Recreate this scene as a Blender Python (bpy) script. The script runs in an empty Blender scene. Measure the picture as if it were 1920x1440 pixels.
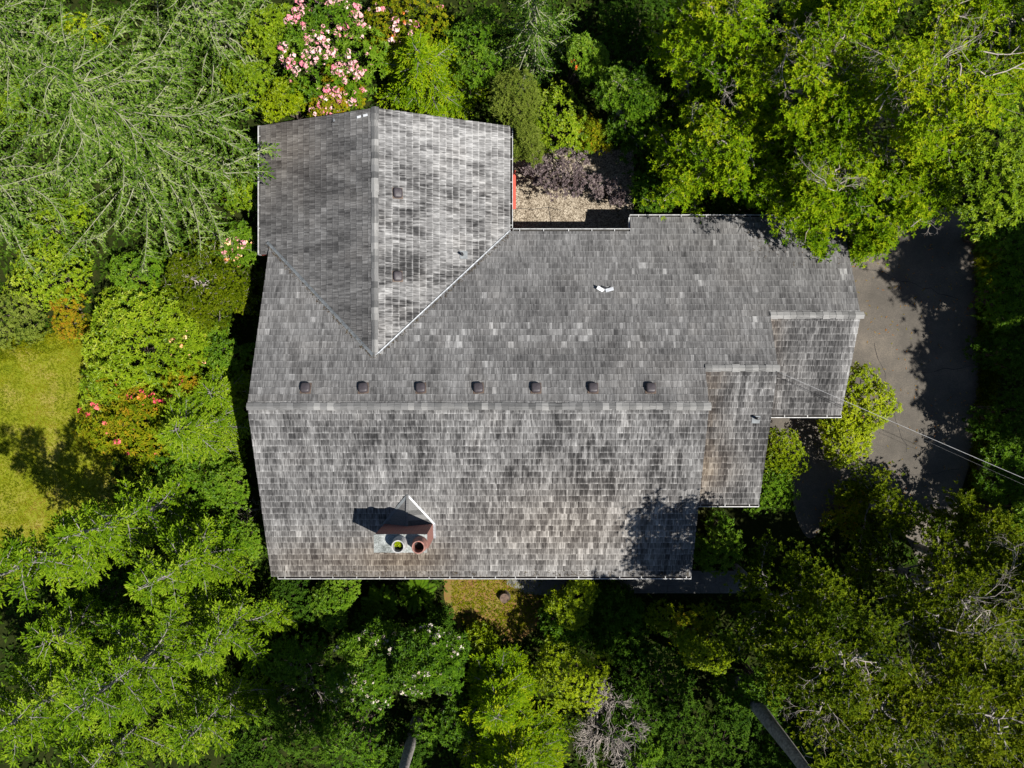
import bpy, math, random
import numpy as np
from mathutils import Vector, Matrix

# ------------------------------------------------------------------ camera, world, sun, exposure
scene = bpy.context.scene
COL = scene.collection
HC, FP = 30.0, 1333.0                       # camera height, focal length in photo pixels (1920 wide)
cd = bpy.data.cameras.new('camera'); cam = bpy.data.objects.new('camera', cd); COL.objects.link(cam)
cam.location = (0, 0, HC); cam.rotation_euler = (0, 0, 0)
cd.sensor_fit = 'HORIZONTAL'; cd.sensor_width = 36.0; cd.lens = FP / 1920 * 36.0
cd.clip_start = 0.1; cd.clip_end = 2000
scene.camera = cam
SUNV = Vector((0.605, -0.335, 1.0)).normalized()       # towards the sun
elev = math.asin(SUNV.z); azi = math.atan2(SUNV.x, SUNV.y)
w = bpy.data.worlds.new('World'); scene.world = w; w.use_nodes = True
nt = w.node_tree; bg = nt.nodes['Background']
sky = nt.nodes.new('ShaderNodeTexSky'); sky.sky_type = 'NISHITA'; sky.sun_disc = False
sky.ozone_density = 2.5; sky.dust_density = 0.4; sky.sun_elevation = elev; sky.sun_rotation = azi
nt.links.new(sky.outputs[0], bg.inputs[0]); bg.inputs[1].default_value = 0.05
sl = bpy.data.lights.new('sun', 'SUN'); sl.energy = 5.0; sl.angle = math.radians(0.5); sl.color = (1.0, 0.965, 0.91)
so = bpy.data.objects.new('sun', sl); COL.objects.link(so); so.location = (20, -12, 40)
so.rotation_euler = (-SUNV).to_track_quat('-Z', 'Y').to_euler()
vs = scene.view_settings; vs.view_transform = 'Standard'; vs.look = 'None'; vs.exposure = 0.95; vs.gamma = 1.0
scene.render.resolution_x = 1024; scene.render.resolution_y = 768

# ------------------------------------------------------------------ helpers
R = math.radians
def P(px, py, z=0.0):
    k = (HC - z) / FP
    return ((px - 960) * k, (720 - py) * k, z)

def link(o, parent=None, kind=None, label=None, cat=None, group=None):
    COL.objects.link(o)
    if parent is not None: o.parent = parent
    if kind: o['kind'] = kind
    if label: o['label'] = label
    if cat: o['category'] = cat
    if group: o['group'] = group
    return o

def thing(name, label, cat, loc=(0, 0, 0), rz=0.0, group=None):
    o = bpy.data.objects.new(name, None); o.empty_display_size = 0.2
    o.location = loc; o.rotation_euler = (0, 0, rz)
    return link(o, None, None, label, cat, group)

def mesh_np(name, V, F, mats, attrs=None, smooth=False, mi=None):
    """V (n,3), F (m,k) constant-size faces"""
    me = bpy.data.meshes.new(name)
    V = np.asarray(V, np.float32); F = np.asarray(F, np.int32)
    n, (m, k) = len(V), F.shape
    me.vertices.add(n); me.vertices.foreach_set('co', V.ravel())
    me.loops.add(m * k); me.loops.foreach_set('vertex_index', F.ravel())
    me.polygons.add(m)
    me.polygons.foreach_set('loop_start', np.arange(0, m * k, k, dtype=np.int32))
    me.polygons.foreach_set('loop_total', np.full(m, k, np.int32))
    if mi is not None: me.polygons.foreach_set('material_index', np.asarray(mi, np.int32))
    me.polygons.foreach_set('use_smooth', np.full(m, smooth))
    for a, arr in (attrs or {}).items():
        arr = np.asarray(arr, np.float32)
        if arr.ndim == 1:
            me.attributes.new(a, 'FLOAT', 'POINT').data.foreach_set('value', arr)
        else:
            me.attributes.new(a, 'FLOAT_VECTOR', 'POINT').data.foreach_set('vector', arr.ravel())
    for mt in (mats if isinstance(mats, (list, tuple)) else [mats]): me.materials.append(mt)
    me.update(calc_edges=True)
    return me

class MB:
    """polygon collector: boxes, prisms, tubes, lathes"""
    def __init__(s): s.v = []; s.f = []; s.m = []
    def poly(s, pts, m=0):
        i = len(s.v); s.v += [tuple(p) for p in pts]; s.f.append(list(range(i, i + len(pts)))); s.m.append(m)
    def raw(s, vs_, fs, m=0):
        i = len(s.v); s.v += [tuple(p) for p in vs_]
        for f in fs: s.f.append([a + i for a in f]); s.m.append(m)
    def box(s, x0, x1, y0, y1, z0, z1, m=0):
        v = [(x, y, z) for z in (z0, z1) for y in (y0, y1) for x in (x0, x1)]
        s.raw(v, [(0, 2, 3, 1), (4, 5, 7, 6), (0, 1, 5, 4), (2, 6, 7, 3), (0, 4, 6, 2), (1, 3, 7, 5)], m)
    def obox(s, c, ax, ay, az, hx, hy, hz, m=0):
        c, ax, ay, az = map(Vector, (c, ax, ay, az))
        v = [c + ax * hx * i + ay * hy * j + az * hz * k for k in (-1, 1) for j in (-1, 1) for i in (-1, 1)]
        s.raw(v, [(0, 2, 3, 1), (4, 5, 7, 6), (0, 1, 5, 4), (2, 6, 7, 3), (0, 4, 6, 2), (1, 3, 7, 5)], m)
    def slab(s, top, drop, m=0, ms=0):
        """top polygon, extruded straight down; sides take material ms"""
        n = len(top); bot = [(p[0], p[1], p[2] - drop) for p in top]
        s.poly(top, m); s.poly(bot[::-1], ms)
        for i in range(n):
            j = (i + 1) % n; s.poly([top[j], top[i], bot[i], bot[j]], ms)
    def prism_x(s, prof, x0, x1, m=0):
        a = [(x0, p[0], p[1]) for p in prof]; b = [(x1, p[0], p[1]) for p in prof]; n = len(prof)
        s.poly(a, m); s.poly(b[::-1], m)
        for i in range(n): j = (i + 1) % n; s.poly([a[i], b[i], b[j], a[j]], m)
    def prism_y(s, prof, y0, y1, m=0):
        a = [(p[0], y0, p[1]) for p in prof]; b = [(p[0], y1, p[1]) for p in prof]; n = len(prof)
        s.poly(a, m); s.poly(b[::-1], m)
        for i in range(n): j = (i + 1) % n; s.poly([a[i], b[i], b[j], a[j]], m)
    def tube(s, pts, rad, sides=6, m=0, cap=True):
        pts = [Vector(p) for p in pts]; n = len(pts)
        if not hasattr(rad, '__len__'): rad = [rad] * n
        base = len(s.v)
        for i, p in enumerate(pts):
            t = (pts[min(i + 1, n - 1)] - pts[max(i - 1, 0)]).normalized()
            a = t.cross(Vector((0.31, 0.17, 0.93)))
            if a.length < 1e-3: a = t.cross(Vector((1, 0, 0)))
            a.normalize(); b = t.cross(a)
            for k in range(sides):
                q = 2 * math.pi * k / sides
                s.v.append(tuple(p + (a * math.cos(q) + b * math.sin(q)) * rad[i]))
        for i in range(n - 1):
            for k in range(sides):
                k2 = (k + 1) % sides; o = base + i * sides
                s.f.append([o + k, o + k2, o + sides + k2, o + sides + k]); s.m.append(m)
        if cap:
            s.f.append([base + k for k in range(sides)][::-1]); s.m.append(m)
            s.f.append([base + (n - 1) * sides + k for k in range(sides)]); s.m.append(m)
    def lathe(s, prof, c, n=24, m=0):
        base = len(s.v)
        for r, z in prof:
            for k in range(n):
                q = 2 * math.pi * k / n; s.v.append((c[0] + r * math.cos(q), c[1] + r * math.sin(q), c[2] + z))
        for i in range(len(prof) - 1):
            for k in range(n):
                k2 = (k + 1) % n; o = base + i * n
                s.f.append([o + k, o + k2, o + n + k2, o + n + k]); s.m.append(m)
    def build(s, name, mats, parent=None, smooth=False, **kw):
        me = bpy.data.meshes.new(name); me.from_pydata(s.v, [], s.f)
        for mt in (mats if isinstance(mats, (list, tuple)) else [mats]): me.materials.append(mt)
        me.polygons.foreach_set('material_index', s.m)
        me.polygons.foreach_set('use_smooth', [smooth] * len(s.f)); me.update()
        return link(bpy.data.objects.new(name, me), parent, **kw)

def vnoise(x, y, seed=0):
    x = np.asarray(x, float); y = np.asarray(y, float)
    xi = np.floor(x).astype(np.int64); yi = np.floor(y).astype(np.int64); xf = x - xi; yf = y - yi
    def h(a, b):
        n = (a * 374761393 + b * 668265263 + seed * 974711) & 0x7fffffff
        n = ((n ^ (n >> 13)) * 1274126177) & 0x7fffffff
        return ((n ^ (n >> 16)) & 0xffff) / 65535.0
    u = xf * xf * (3 - 2 * xf); v = yf * yf * (3 - 2 * yf)
    return (h(xi, yi) * (1 - u) + h(xi + 1, yi) * u) * (1 - v) + (h(xi, yi + 1) * (1 - u) + h(xi + 1, yi + 1) * u) * v

# ------------------------------------------------------------------ materials
def newmat(name):
    m = bpy.data.materials.new(name); m.use_nodes = True
    n = m.node_tree; return m, n, n.nodes['Principled BSDF'], n.links.new
def nd(n, t, **kw):
    x = n.nodes.new(t)
    for k, v in kw.items():
        if k.startswith('i_'): x.inputs[k[2:].replace('_', ' ')].default_value = v
        else: setattr(x, k, v)
    return x
def ramp(n, stops):
    r = n.nodes.new('ShaderNodeValToRGB'); e = r.color_ramp.elements
    while len(e) < len(stops): e.new(0.5)
    for a, (p, c) in zip(e, stops): a.position = p; a.color = (*c, 1)
    return r

def plain(name, c, rough=0.7, metal=0.0, noise=0.25, scale=8.0, bump=0.0):
    m, n, b, L = newmat(name)
    tc = nd(n, 'ShaderNodeTexCoord'); nz = nd(n, 'ShaderNodeTexNoise', i_Scale=scale, i_Detail=5.0)
    L(tc.outputs['Object'], nz.inputs['Vector'])
    r = ramp(n, [(0.3, [x * (1 - noise) for x in c]), (0.7, [min(1, x * (1 + noise)) for x in c])])
    L(nz.outputs[0], r.inputs[0]); L(r.outputs[0], b.inputs['Base Color'])
    b.inputs['Roughness'].default_value = rough; b.inputs['Metallic'].default_value = metal
    if bump:
        bp = nd(n, 'ShaderNodeBump', i_Strength=bump, i_Distance=0.02); L(nz.outputs[0], bp.inputs['Height']); L(bp.outputs[0], b.inputs['Normal'])
    return m

def leafmat(name, cols, trans=0.3, rough=0.6, spec=0.06):
    """cols: dark..light, chosen by the per-leaf attribute tone"""
    m, n, b, L = newmat(name)
    at = nd(n, 'ShaderNodeAttribute', attribute_name='tone')
    k = len(cols); r = ramp(n, [(i / (k - 1), c) for i, c in enumerate(cols)])
    L(at.outputs['Fac'], r.inputs[0]); L(r.outputs[0], b.inputs['Base Color'])
    b.inputs['Roughness'].default_value = rough; b.inputs['Specular IOR Level'].default_value = spec
    tr = nd(n, 'ShaderNodeBsdfTranslucent'); hs = nd(n, 'ShaderNodeMixRGB', blend_type='MULTIPLY')
    hs.inputs[0].default_value = 1.0; hs.inputs[2].default_value = (1.25, 1.15, 0.55, 1)
    L(r.outputs[0], hs.inputs[1]); L(hs.outputs[0], tr.inputs['Color'])
    mx = nd(n, 'ShaderNodeMixShader'); mx.inputs[0].default_value = trans
    out = n.nodes['Material Output']
    L(b.outputs[0], mx.inputs[1]); L(tr.outputs[0], mx.inputs[2]); L(mx.outputs[0], out.inputs['Surface'])
    return m

def shake_mat():
    m, n, b, L = newmat('cedar_shake')
    av = nd(n, 'ShaderNodeAttribute', attribute_name='suv')
    at = nd(n, 'ShaderNodeAttribute', attribute_name='tone')      # x tone, y warmth, z distance up from the butt
    sp = nd(n, 'ShaderNodeSeparateXYZ'); L(at.outputs['Vector'], sp.inputs[0])
    mp = nd(n, 'ShaderNodeMapping'); mp.inputs['Scale'].default_value = (23, 2.0, 1); L(av.outputs['Vector'], mp.inputs[0])
    g = nd(n, 'ShaderNodeTexNoise', i_Scale=1.0, i_Detail=4.0, i_Roughness=0.65); L(mp.outputs[0], g.inputs['Vector'])
    mp2 = nd(n, 'ShaderNodeMapping'); mp2.inputs['Scale'].default_value = (9, 3.5, 1); L(av.outputs['Vector'], mp2.inputs[0])
    g2 = nd(n, 'ShaderNodeTexNoise', i_Scale=1.0, i_Detail=3.0); L(mp2.outputs[0], g2.inputs['Vector'])
    # tone + grain
    def math_(op, a, b_, c=None):
        x = nd(n, 'ShaderNodeMath', operation=op)
        for i, v in enumerate((a, b_, c)):
            if v is None: continue
            if isinstance(v, (int, float)): x.inputs[i].default_value = v
            else: L(v, x.inputs[i])
        return x.outputs[0]
    sv = nd(n, 'ShaderNodeSeparateXYZ'); L(av.outputs['Vector'], sv.inputs[0])
    gr = math_('MULTIPLY', math_('MULTIPLY_ADD', g.outputs[0], 1.25, -0.625), sv.outputs[2])
    gr2 = math_('MULTIPLY', math_('MULTIPLY_ADD', g2.outputs[0], 0.5, -0.25), sv.outputs[2])
    t = math_('ADD', sp.outputs[0], gr); t = math_('ADD', t, gr2)
    # worn pale butt: the lowest fifth of each shake
    mr = nd(n, 'ShaderNodeMapRange'); L(sp.outputs[2], mr.inputs[0])
    mr.inputs[1].default_value = 0.0; mr.inputs[2].default_value = 0.17; mr.inputs[3].default_value = 0.19; mr.inputs[4].default_value = 0.0
    t = math_('ADD', t, math_('MULTIPLY', mr.outputs[0], sv.outputs[2]))
    ss = nd(n, 'ShaderNodeAttribute', attribute_name='stn'); s3 = nd(n, 'ShaderNodeSeparateXYZ'); L(ss.outputs['Vector'], s3.inputs[0])
    cb = nd(n, 'ShaderNodeCombineXYZ'); L(s3.outputs[0], cb.inputs[0]); L(s3.outputs[1], cb.inputs[1])
    def sn(sx, sy, det):
        m3 = nd(n, 'ShaderNodeMapping'); m3.inputs['Scale'].default_value = (sx, sy, 1); L(cb.outputs[0], m3.inputs[0])
        q = nd(n, 'ShaderNodeTexNoise', i_Scale=1.0, i_Detail=det, i_Roughness=0.6); L(m3.outputs[0], q.inputs['Vector']); return q.outputs[0]
    big = sn(1.25, 0.6, 3.0); fine = sn(9.0, 1.1, 3.0)
    mixn = math_('MULTIPLY_ADD', big, 0.52, math_('MULTIPLY', fine, 0.48))
    m4 = nd(n, 'ShaderNodeMapRange', interpolation_type='SMOOTHSTEP'); L(mixn, m4.inputs[0]); m4.inputs[1].default_value = 0.45; m4.inputs[2].default_value = 0.63
    m5 = nd(n, 'ShaderNodeMapRange', interpolation_type='SMOOTHSTEP'); L(sp.outputs[2], m5.inputs[0]); m5.inputs[1].default_value = 0.04; m5.inputs[2].default_value = 0.30; m5.inputs[3].default_value = 0.25
    dk = math_('MULTIPLY', math_('MULTIPLY', m4.outputs[0], m5.outputs[0]), s3.outputs[2])
    t = math_('SUBTRACT', t, dk)
    r = ramp(n, [(0.0, (0.010, 0.010, 0.0102)), (0.25, (0.034, 0.0335, 0.0335)), (0.5, (0.090, 0.0885, 0.087)), (0.75, (0.172, 0.170, 0.167)), (1.0, (0.31, 0.307, 0.30))])
    L(t, r.inputs[0])
    rw = ramp(n, [(0.0, (0.016, 0.010, 0.006)), (0.3, (0.050, 0.036, 0.025)), (0.55, (0.108, 0.086, 0.063)), (1.0, (0.30, 0.255, 0.20))])
    L(t, rw.inputs[0])
    mx = nd(n, 'ShaderNodeMixRGB'); L(sp.outputs[1], mx.inputs[0]); L(r.outputs[0], mx.inputs[1]); L(rw.outputs[0], mx.inputs[2])
    L(mx.outputs[0], b.inputs['Base Color']); b.inputs['Roughness'].default_value = 0.85; b.inputs['Specular IOR Level'].default_value = 0.25
    bp = nd(n, 'ShaderNodeBump', i_Strength=0.5, i_Distance=0.012); L(g.outputs[0], bp.inputs['Height']); L(bp.outputs[0], b.inputs['Normal'])
    return m

def ridge_mat(name, lo, hi):
    m, n, b, L = newmat(name)
    tc = nd(n, 'ShaderNodeTexCoord'); mp = nd(n, 'ShaderNodeMapping'); mp.inputs['Scale'].default_value = (3, 40, 40)
    L(tc.outputs['Object'], mp.inputs[0]); g = nd(n, 'ShaderNodeTexNoise', i_Scale=1.0, i_Detail=4.0)
    oi = nd(n, 'ShaderNodeObjectInfo'); ad = nd(n, 'ShaderNodeVectorMath', operation='ADD')
    L(mp.outputs[0], ad.inputs[0]); L(oi.outputs['Location'], ad.inputs[1]); L(ad.outputs[0], g.inputs['Vector'])
    mu = nd(n, 'ShaderNodeMath', operation='MULTIPLY_ADD'); L(oi.outputs['Random'], mu.inputs[0]); mu.inputs[1].default_value = 0.5; L(g.outputs[0], mu.inputs[2])
    r = ramp(n, [(0.35, lo), (1.0, hi)]); L(mu.outputs[0], r.inputs[0]); L(r.outputs[0], b.inputs['Base Color'])
    b.inputs['Roughness'].default_value = 0.9
    return m

def petal_mat(name, c0, c1, c2):
    m, n, b, L = newmat(name)
    oi = nd(n, 'ShaderNodeObjectInfo'); at = nd(n, 'ShaderNodeAttribute', attribute_name='tone')
    mu = nd(n, 'ShaderNodeMath', operation='MULTIPLY_ADD'); L(at.outputs['Fac'], mu.inputs[0]); mu.inputs[1].default_value = 0.5
    h = nd(n, 'ShaderNodeMath', operation='MULTIPLY'); L(oi.outputs['Random'], h.inputs[0]); h.inputs[1].default_value = 0.6
    L(h.outputs[0], mu.inputs[2])
    r = ramp(n, [(0.1, c0), (0.5, c1), (0.95, c2)]); L(mu.outputs[0], r.inputs[0]); L(r.outputs[0], b.inputs['Base Color'])
    b.inputs['Roughness'].default_value = 0.6
    return m

def ground_mat(name, stops, s1, s2, bump=0.4, rough=0.95, vor=False):
    m, n, b, L = newmat(name)
    tc = nd(n, 'ShaderNodeTexCoord')
    a = nd(n, 'ShaderNodeTexNoise', i_Scale=s1, i_Detail=6.0, i_Roughness=0.65); L(tc.outputs['Object'], a.inputs['Vector'])
    if vor:
        c = nd(n, 'ShaderNodeTexVoronoi', i_Scale=s2); L(tc.outputs['Object'], c.inputs['Vector'])
        sx = nd(n, 'ShaderNodeSeparateColor'); L(c.outputs['Color'], sx.inputs[0]); fine = sx.outputs[0]; ht = c.outputs['Distance']
    else:
        c = nd(n, 'ShaderNodeTexNoise', i_Scale=s2, i_Detail=5.0, i_Roughness=0.7); L(tc.outputs['Object'], c.inputs['Vector']); fine = c.outputs[0]; ht = fine
    x = nd(n, 'ShaderNodeMath', operation='MULTIPLY_ADD'); L(a.outputs[0], x.inputs[0]); x.inputs[1].default_value = 0.5
    y = nd(n, 'ShaderNodeMath', operation='MULTIPLY'); L(fine, y.inputs[0]); y.inputs[1].default_value = 0.5; L(y.outputs[0], x.inputs[2])
    r = ramp(n, stops); L(x.outputs[0], r.inputs[0]); L(r.outputs[0], b.inputs['Base Color'])
    b.inputs['Roughness'].default_value = rough; b.inputs['Specular IOR Level'].default_value = 0.04
    bp = nd(n, 'ShaderNodeBump', i_Strength=bump, i_Distance=0.02); L(ht, bp.inputs['Height']); L(bp.outputs[0], b.inputs['Normal'])
    return m

M = {}
M['shake'] = shake_mat()
M['ridge'] = ridge_mat('ridge_cedar', (0.032, 0.032, 0.031), (0.13, 0.128, 0.124))
M['ridge_pale'] = ridge_mat('ridge_cedar_pale', (0.055, 0.054, 0.052), (0.21, 0.206, 0.196))
M['deck'] = plain('roof_deck', (0.06, 0.055, 0.05), 0.9)
M['fascia'] = plain('fascia_red', (0.20, 0.035, 0.025), 0.6)
M['siding'] = plain('siding_red', (0.16, 0.045, 0.03), 0.7)
M['gutter'] = plain('gutter_paint', (0.33, 0.33, 0.32), 0.45, 0.0, 0.35)
M['gutter_dirt'] = plain('gutter_dirt', (0.025, 0.023, 0.02), 0.95)
M['flash'] = plain('galvanised_flashing', (0.27, 0.28, 0.29), 0.5, 0.3, 0.35)
M['flash_dull'] = plain('weathered_flashing', (0.12, 0.13, 0.135), 0.6, 0.2, 0.3)
M['vent'] = plain('vent_brown', (0.040, 0.033, 0.036), 0.55, 0.0, 0.2)
M['rust'] = plain('rusty_flashing', (0.075, 0.05, 0.035), 0.7, 0.0, 0.5, 14)
M['pipe'] = plain('vent_pipe_black', (0.018, 0.018, 0.02), 0.5)
M['white'] = plain('white_sheet', (0.48, 0.49, 0.50), 0.5, 0.0, 0.2)
M['cap'] = ground_mat('chimney_cap_concrete', [(0.35, (0.06, 0.066, 0.06)), (0.5, (0.19, 0.20, 0.19)), (0.65, (0.36, 0.375, 0.36))], 3, 24)
M['pot'] = plain('flue_grey', (0.33, 0.32, 0.31), 0.8, 0, 0.35, 9)
M['pot_red'] = plain('flue_terracotta', (0.24, 0.11, 0.085), 0.8, 0, 0.4, 9)
M['soot_and_gap_dark'] = plain('soot_and_gap_dark', (0.012, 0.011, 0.011), 0.95)  # flue soot, also the flat dark of cracks and of the roof hole
M['red_paint'] = plain('red_paint', (0.42, 0.06, 0.035), 0.55, 0, 0.2)
M['cable'] = plain('grey_cable', (0.22, 0.22, 0.22), 0.5)
M['bark_grey'] = plain('bark_grey', (0.21, 0.19, 0.175), 0.95, 0, 0.5, 10, 0.8)
M['bark_pale'] = plain('bark_pale', (0.26, 0.225, 0.19), 0.95, 0, 0.3, 10, 0.5)
M['bark_silver'] = plain('bark_silver', (0.20, 0.205, 0.125), 0.95, 0, 0.35, 6, 0.5)
M['bark_dark'] = plain('bark_dark', (0.075, 0.055, 0.04), 0.95, 0, 0.5, 10, 0.8)
M['deadwood'] = plain('deadwood', (0.27, 0.235, 0.205), 0.95, 0, 0.3, 10)
def brick_mat():
    m, n, b, L = newmat('chimney_brick')
    tc = nd(n, 'ShaderNodeTexCoord'); sp = nd(n, 'ShaderNodeSeparateXYZ'); L(tc.outputs['Object'], sp.inputs[0])
    ad = nd(n, 'ShaderNodeMath', operation='ADD'); L(sp.outputs[0], ad.inputs[0]); L(sp.outputs[1], ad.inputs[1])
    cb = nd(n, 'ShaderNodeCombineXYZ'); L(ad.outputs[0], cb.inputs[0]); L(sp.outputs[2], cb.inputs[1])
    br = nd(n, 'ShaderNodeTexBrick', i_Scale=1.0); L(cb.outputs[0], br.inputs['Vector'])
    br.inputs['Color1'].default_value = (0.26, 0.075, 0.045, 1); br.inputs['Color2'].default_value = (0.17, 0.05, 0.04, 1); br.inputs['Mortar'].default_value = (0.22, 0.17, 0.15, 1)
    br.inputs['Brick Width'].default_value = 0.21; br.inputs['Row Height'].default_value = 0.075; br.inputs['Mortar Size'].default_value = 0.008
    L(br.outputs[0], b.inputs['Base Color']); b.inputs['Roughness'].default_value = 0.9
    bp = nd(n, 'ShaderNodeBump', i_Strength=0.6, i_Distance=0.01); bp.invert = True; L(br.outputs['Fac'], bp.inputs['Height']); L(bp.outputs[0], b.inputs['Normal'])
    return m
M['brick'] = brick_mat()
M['soil'] = ground_mat('forest_soil', [(0.3, (0.005, 0.008, 0.002)), (0.5, (0.014, 0.020, 0.004)), (0.7, (0.036, 0.034, 0.010))], 0.7, 14)
M['lawn'] = ground_mat('lawn_turf', [(0.35, (0.060, 0.085, 0.004)), (0.5, (0.135, 0.150, 0.008)), (0.64, (0.235, 0.175, 0.055))], 0.9, 22)
M['asphalt'] = ground_mat('asphalt', [(0.32, (0.046, 0.042, 0.036)), (0.5, (0.086, 0.077, 0.065)), (0.62, (0.150, 0.128, 0.101))], 0.45, 40, 0.3)
M['aggregate'] = ground_mat('exposed_aggregate', [(0.2, (0.045, 0.034, 0.022)), (0.42, (0.155, 0.125, 0.090)), (0.62, (0.26, 0.22, 0.165)), (0.85, (0.42, 0.37, 0.29))], 2.0, 26, 0.6, vor=True)
M['dirt'] = ground_mat('bare_bed', [(0.33, (0.06, 0.030, 0.012)), (0.45, (0.16, 0.085, 0.035)), (0.55, (0.13, 0.11, 0.022)), (0.66, (0.24, 0.17, 0.09))], 2.2, 14)
M['stone'] = ground_mat('flagstone', [(0.3, (0.07, 0.07, 0.07)), (0.7, (0.20, 0.19, 0.175))], 1.3, 18)
M['mortar'] = ground_mat('pale_mortar', [(0.3, (0.10, 0.10, 0.095)), (0.7, (0.20, 0.195, 0.18))], 2, 30)
M['stump'] = plain('stump_wood', (0.10, 0.065, 0.045), 0.95, 0, 0.5, 9)
# foliage
LM = {
 'spruce': leafmat('spruce_needles', [(0.010, 0.030, 0.003), (0.062, 0.130, 0.008), (0.140, 0.225, 0.026), (0.300, 0.350, 0.130)]),
 'fir': leafmat('fir_needles', [(0.014, 0.040, 0.002), (0.074, 0.146, 0.003), (0.165, 0.255, 0.007), (0.310, 0.365, 0.040)]),
 'pine': leafmat('pine_needles', [(0.014, 0.042, 0.001), (0.075, 0.150, 0.002), (0.180, 0.270, 0.003), (0.330, 0.355, 0.010)]),
 'olive': leafmat('olive_needles', [(0.013, 0.030, 0.001), (0.055, 0.088, 0.002), (0.120, 0.158, 0.003), (0.210, 0.232, 0.012)]),
 'rhodo': leafmat('rhododendron_leaves', [(0.028, 0.062, 0.002), (0.100, 0.170, 0.004), (0.190, 0.270, 0.008), (0.310, 0.350, 0.030)], 0.28, 0.42, 0.16),
 'bright': leafmat('bright_leaves', [(0.055, 0.095, 0.002), (0.165, 0.230, 0.003), (0.270, 0.330, 0.005), (0.40, 0.43, 0.025)], 0.3, 0.42, 0.16),
 'green': leafmat('green_leaves', [(0.016, 0.046, 0.003), (0.058, 0.130, 0.005), (0.115, 0.205, 0.009), (0.200, 0.275, 0.03)], 0.3, 0.45, 0.12),
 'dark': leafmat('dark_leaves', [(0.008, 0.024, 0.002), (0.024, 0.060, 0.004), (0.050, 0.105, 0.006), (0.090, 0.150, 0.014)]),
 'willow': leafmat('willow_leaves', [(0.035, 0.060, 0.006), (0.095, 0.135, 0.014), (0.160, 0.200, 0.026), (0.23, 0.27, 0.06)]),
 'rust': leafmat('rust_tinged_leaves', [(0.060, 0.095, 0.002), (0.150, 0.190, 0.004), (0.270, 0.210, 0.008), (0.420, 0.130, 0.018)]),
 'purple': leafmat('purple_leaves', [(0.040, 0.027, 0.027), (0.115, 0.085, 0.085), (0.205, 0.165, 0.160), (0.19, 0.19, 0.08)], 0.2, 0.5, 0.2),
 'grass': leafmat('grass_blades', [(0.055, 0.085, 0.002), (0.140, 0.165, 0.003), (0.225, 0.225, 0.006), (0.30, 0.22, 0.04)]),
 'debris': leafmat('brown_needles', [(0.02, 0.014, 0.008), (0.05, 0.034, 0.018), (0.09, 0.06, 0.03), (0.12, 0.10, 0.04)]),
 'litter': leafmat('ground_ivy', [(0.008, 0.018, 0.002), (0.022, 0.048, 0.003), (0.050, 0.095, 0.006), (0.09, 0.10, 0.02)]),
}
PM = {
 'pink': petal_mat('petals_pink', (0.50, 0.10, 0.17), (0.62, 0.30, 0.31), (0.70, 0.52, 0.49)),
 'red': petal_mat('petals_red', (0.50, 0.025, 0.06), (0.66, 0.06, 0.11), (0.70, 0.17, 0.12)),
 'white': petal_mat('petals_white', (0.26, 0.20, 0.14), (0.42, 0.37, 0.29), (0.58, 0.54, 0.46)),
 'peach': petal_mat('petals_peach', (0.72, 0.25, 0.08), (0.78, 0.42, 0.20), (0.80, 0.55, 0.35)),
 'orange': petal_mat('petals_orange', (0.62, 0.10, 0.012), (0.70, 0.15, 0.02), (0.72, 0.24, 0.04)),
}

# ------------------------------------------------------------------ the setting: ground, lawn, driveway, patio, terrace
def smooth_poly(pts, k=5):
    n = len(pts); out = []
    for i in range(n):
        a, b, c, d = (np.array(pts[(i + j) % n], float) for j in (-1, 0, 1, 2))
        for q in range(k):
            t = q / k
            out.append(tuple(0.5 * ((2 * b) + (c - a) * t + (2 * a - 5 * b + 4 * c - d) * t * t + (3 * b - a - 3 * c + d) * t ** 3)))
    return out
def sheet(name, pxpts, z, mat, k=5, jit=0.0, seed=1):
    rng = random.Random(seed)
    pts = smooth_poly(pxpts, k) if k else pxpts
    mb = MB(); top = []
    for p in pts:
        x, y, _ = P(p[0] + rng.uniform(-jit, jit), p[1] + rng.uniform(-jit, jit), 0); top.append((x, y, z))
    a = sum(top[i][0] * top[(i + 1) % len(top)][1] - top[(i + 1) % len(top)][0] * top[i][1] for i in range(len(top)))
    if a < 0: top = top[::-1]
    mb.slab(top, 0.06); return mb.build(name, mat, kind='structure')
mb = MB(); mb.poly([(-300, -300, 0), (300, -300, 0), (300, 300, 0), (-300, 300, 0)]); mb.build('ground', M['soil'], kind='structure')
DRIVE = [(1470, 400), (1640, 395), (1838, 400), (1846, 520), (1838, 700), (1822, 850), (1800, 960), (1850, 1120), (1900, 1300), (1830, 1330), (1770, 1180), (1690, 990), (1600, 900), (1560, 960), (1520, 1010), (1490, 960), (1480, 860), (1440, 790)]
sheet('driveway', DRIVE, 0.012, M['asphalt'])
sheet('lawn', [(-120, 700), (40, 655), (140, 620), (195, 690), (215, 850), (200, 1000), (60, 1075), (-120, 1100)], 0.008, M['lawn'], 5, 4)
sheet('garden_bed', [(838, 1070), (930, 1066), (1030, 1075), (1030, 1140), (975, 1200), (900, 1205), (845, 1160)], 0.008, M['dirt'], 5, 4)
patio = sheet('patio', [(925, 280), (1188, 280), (1188, 445), (925, 445)], 0.05, M['aggregate'], 0)
mb = MB()                                                # cracks of the patio: narrow dark strips laid just above the slab
for line in ([(968, 391), (1000, 393), (1028, 389), (1031, 405), (1033, 420), (1033, 436)], [(1028, 389), (1050, 395)]):
    for a, b in zip(line[:-1], line[1:]):
        A, B = Vector(P(*a)), Vector(P(*b)); d = (B - A).normalized(); s = Vector((-d.y, d.x, 0)) * 0.011
        z = Vector((0, 0, 0.0535)); mb.poly([A + s + z, A - s + z, B - s + z, B + s + z])
mb.build('crack', M['soot_and_gap_dark'], patio)
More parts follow.
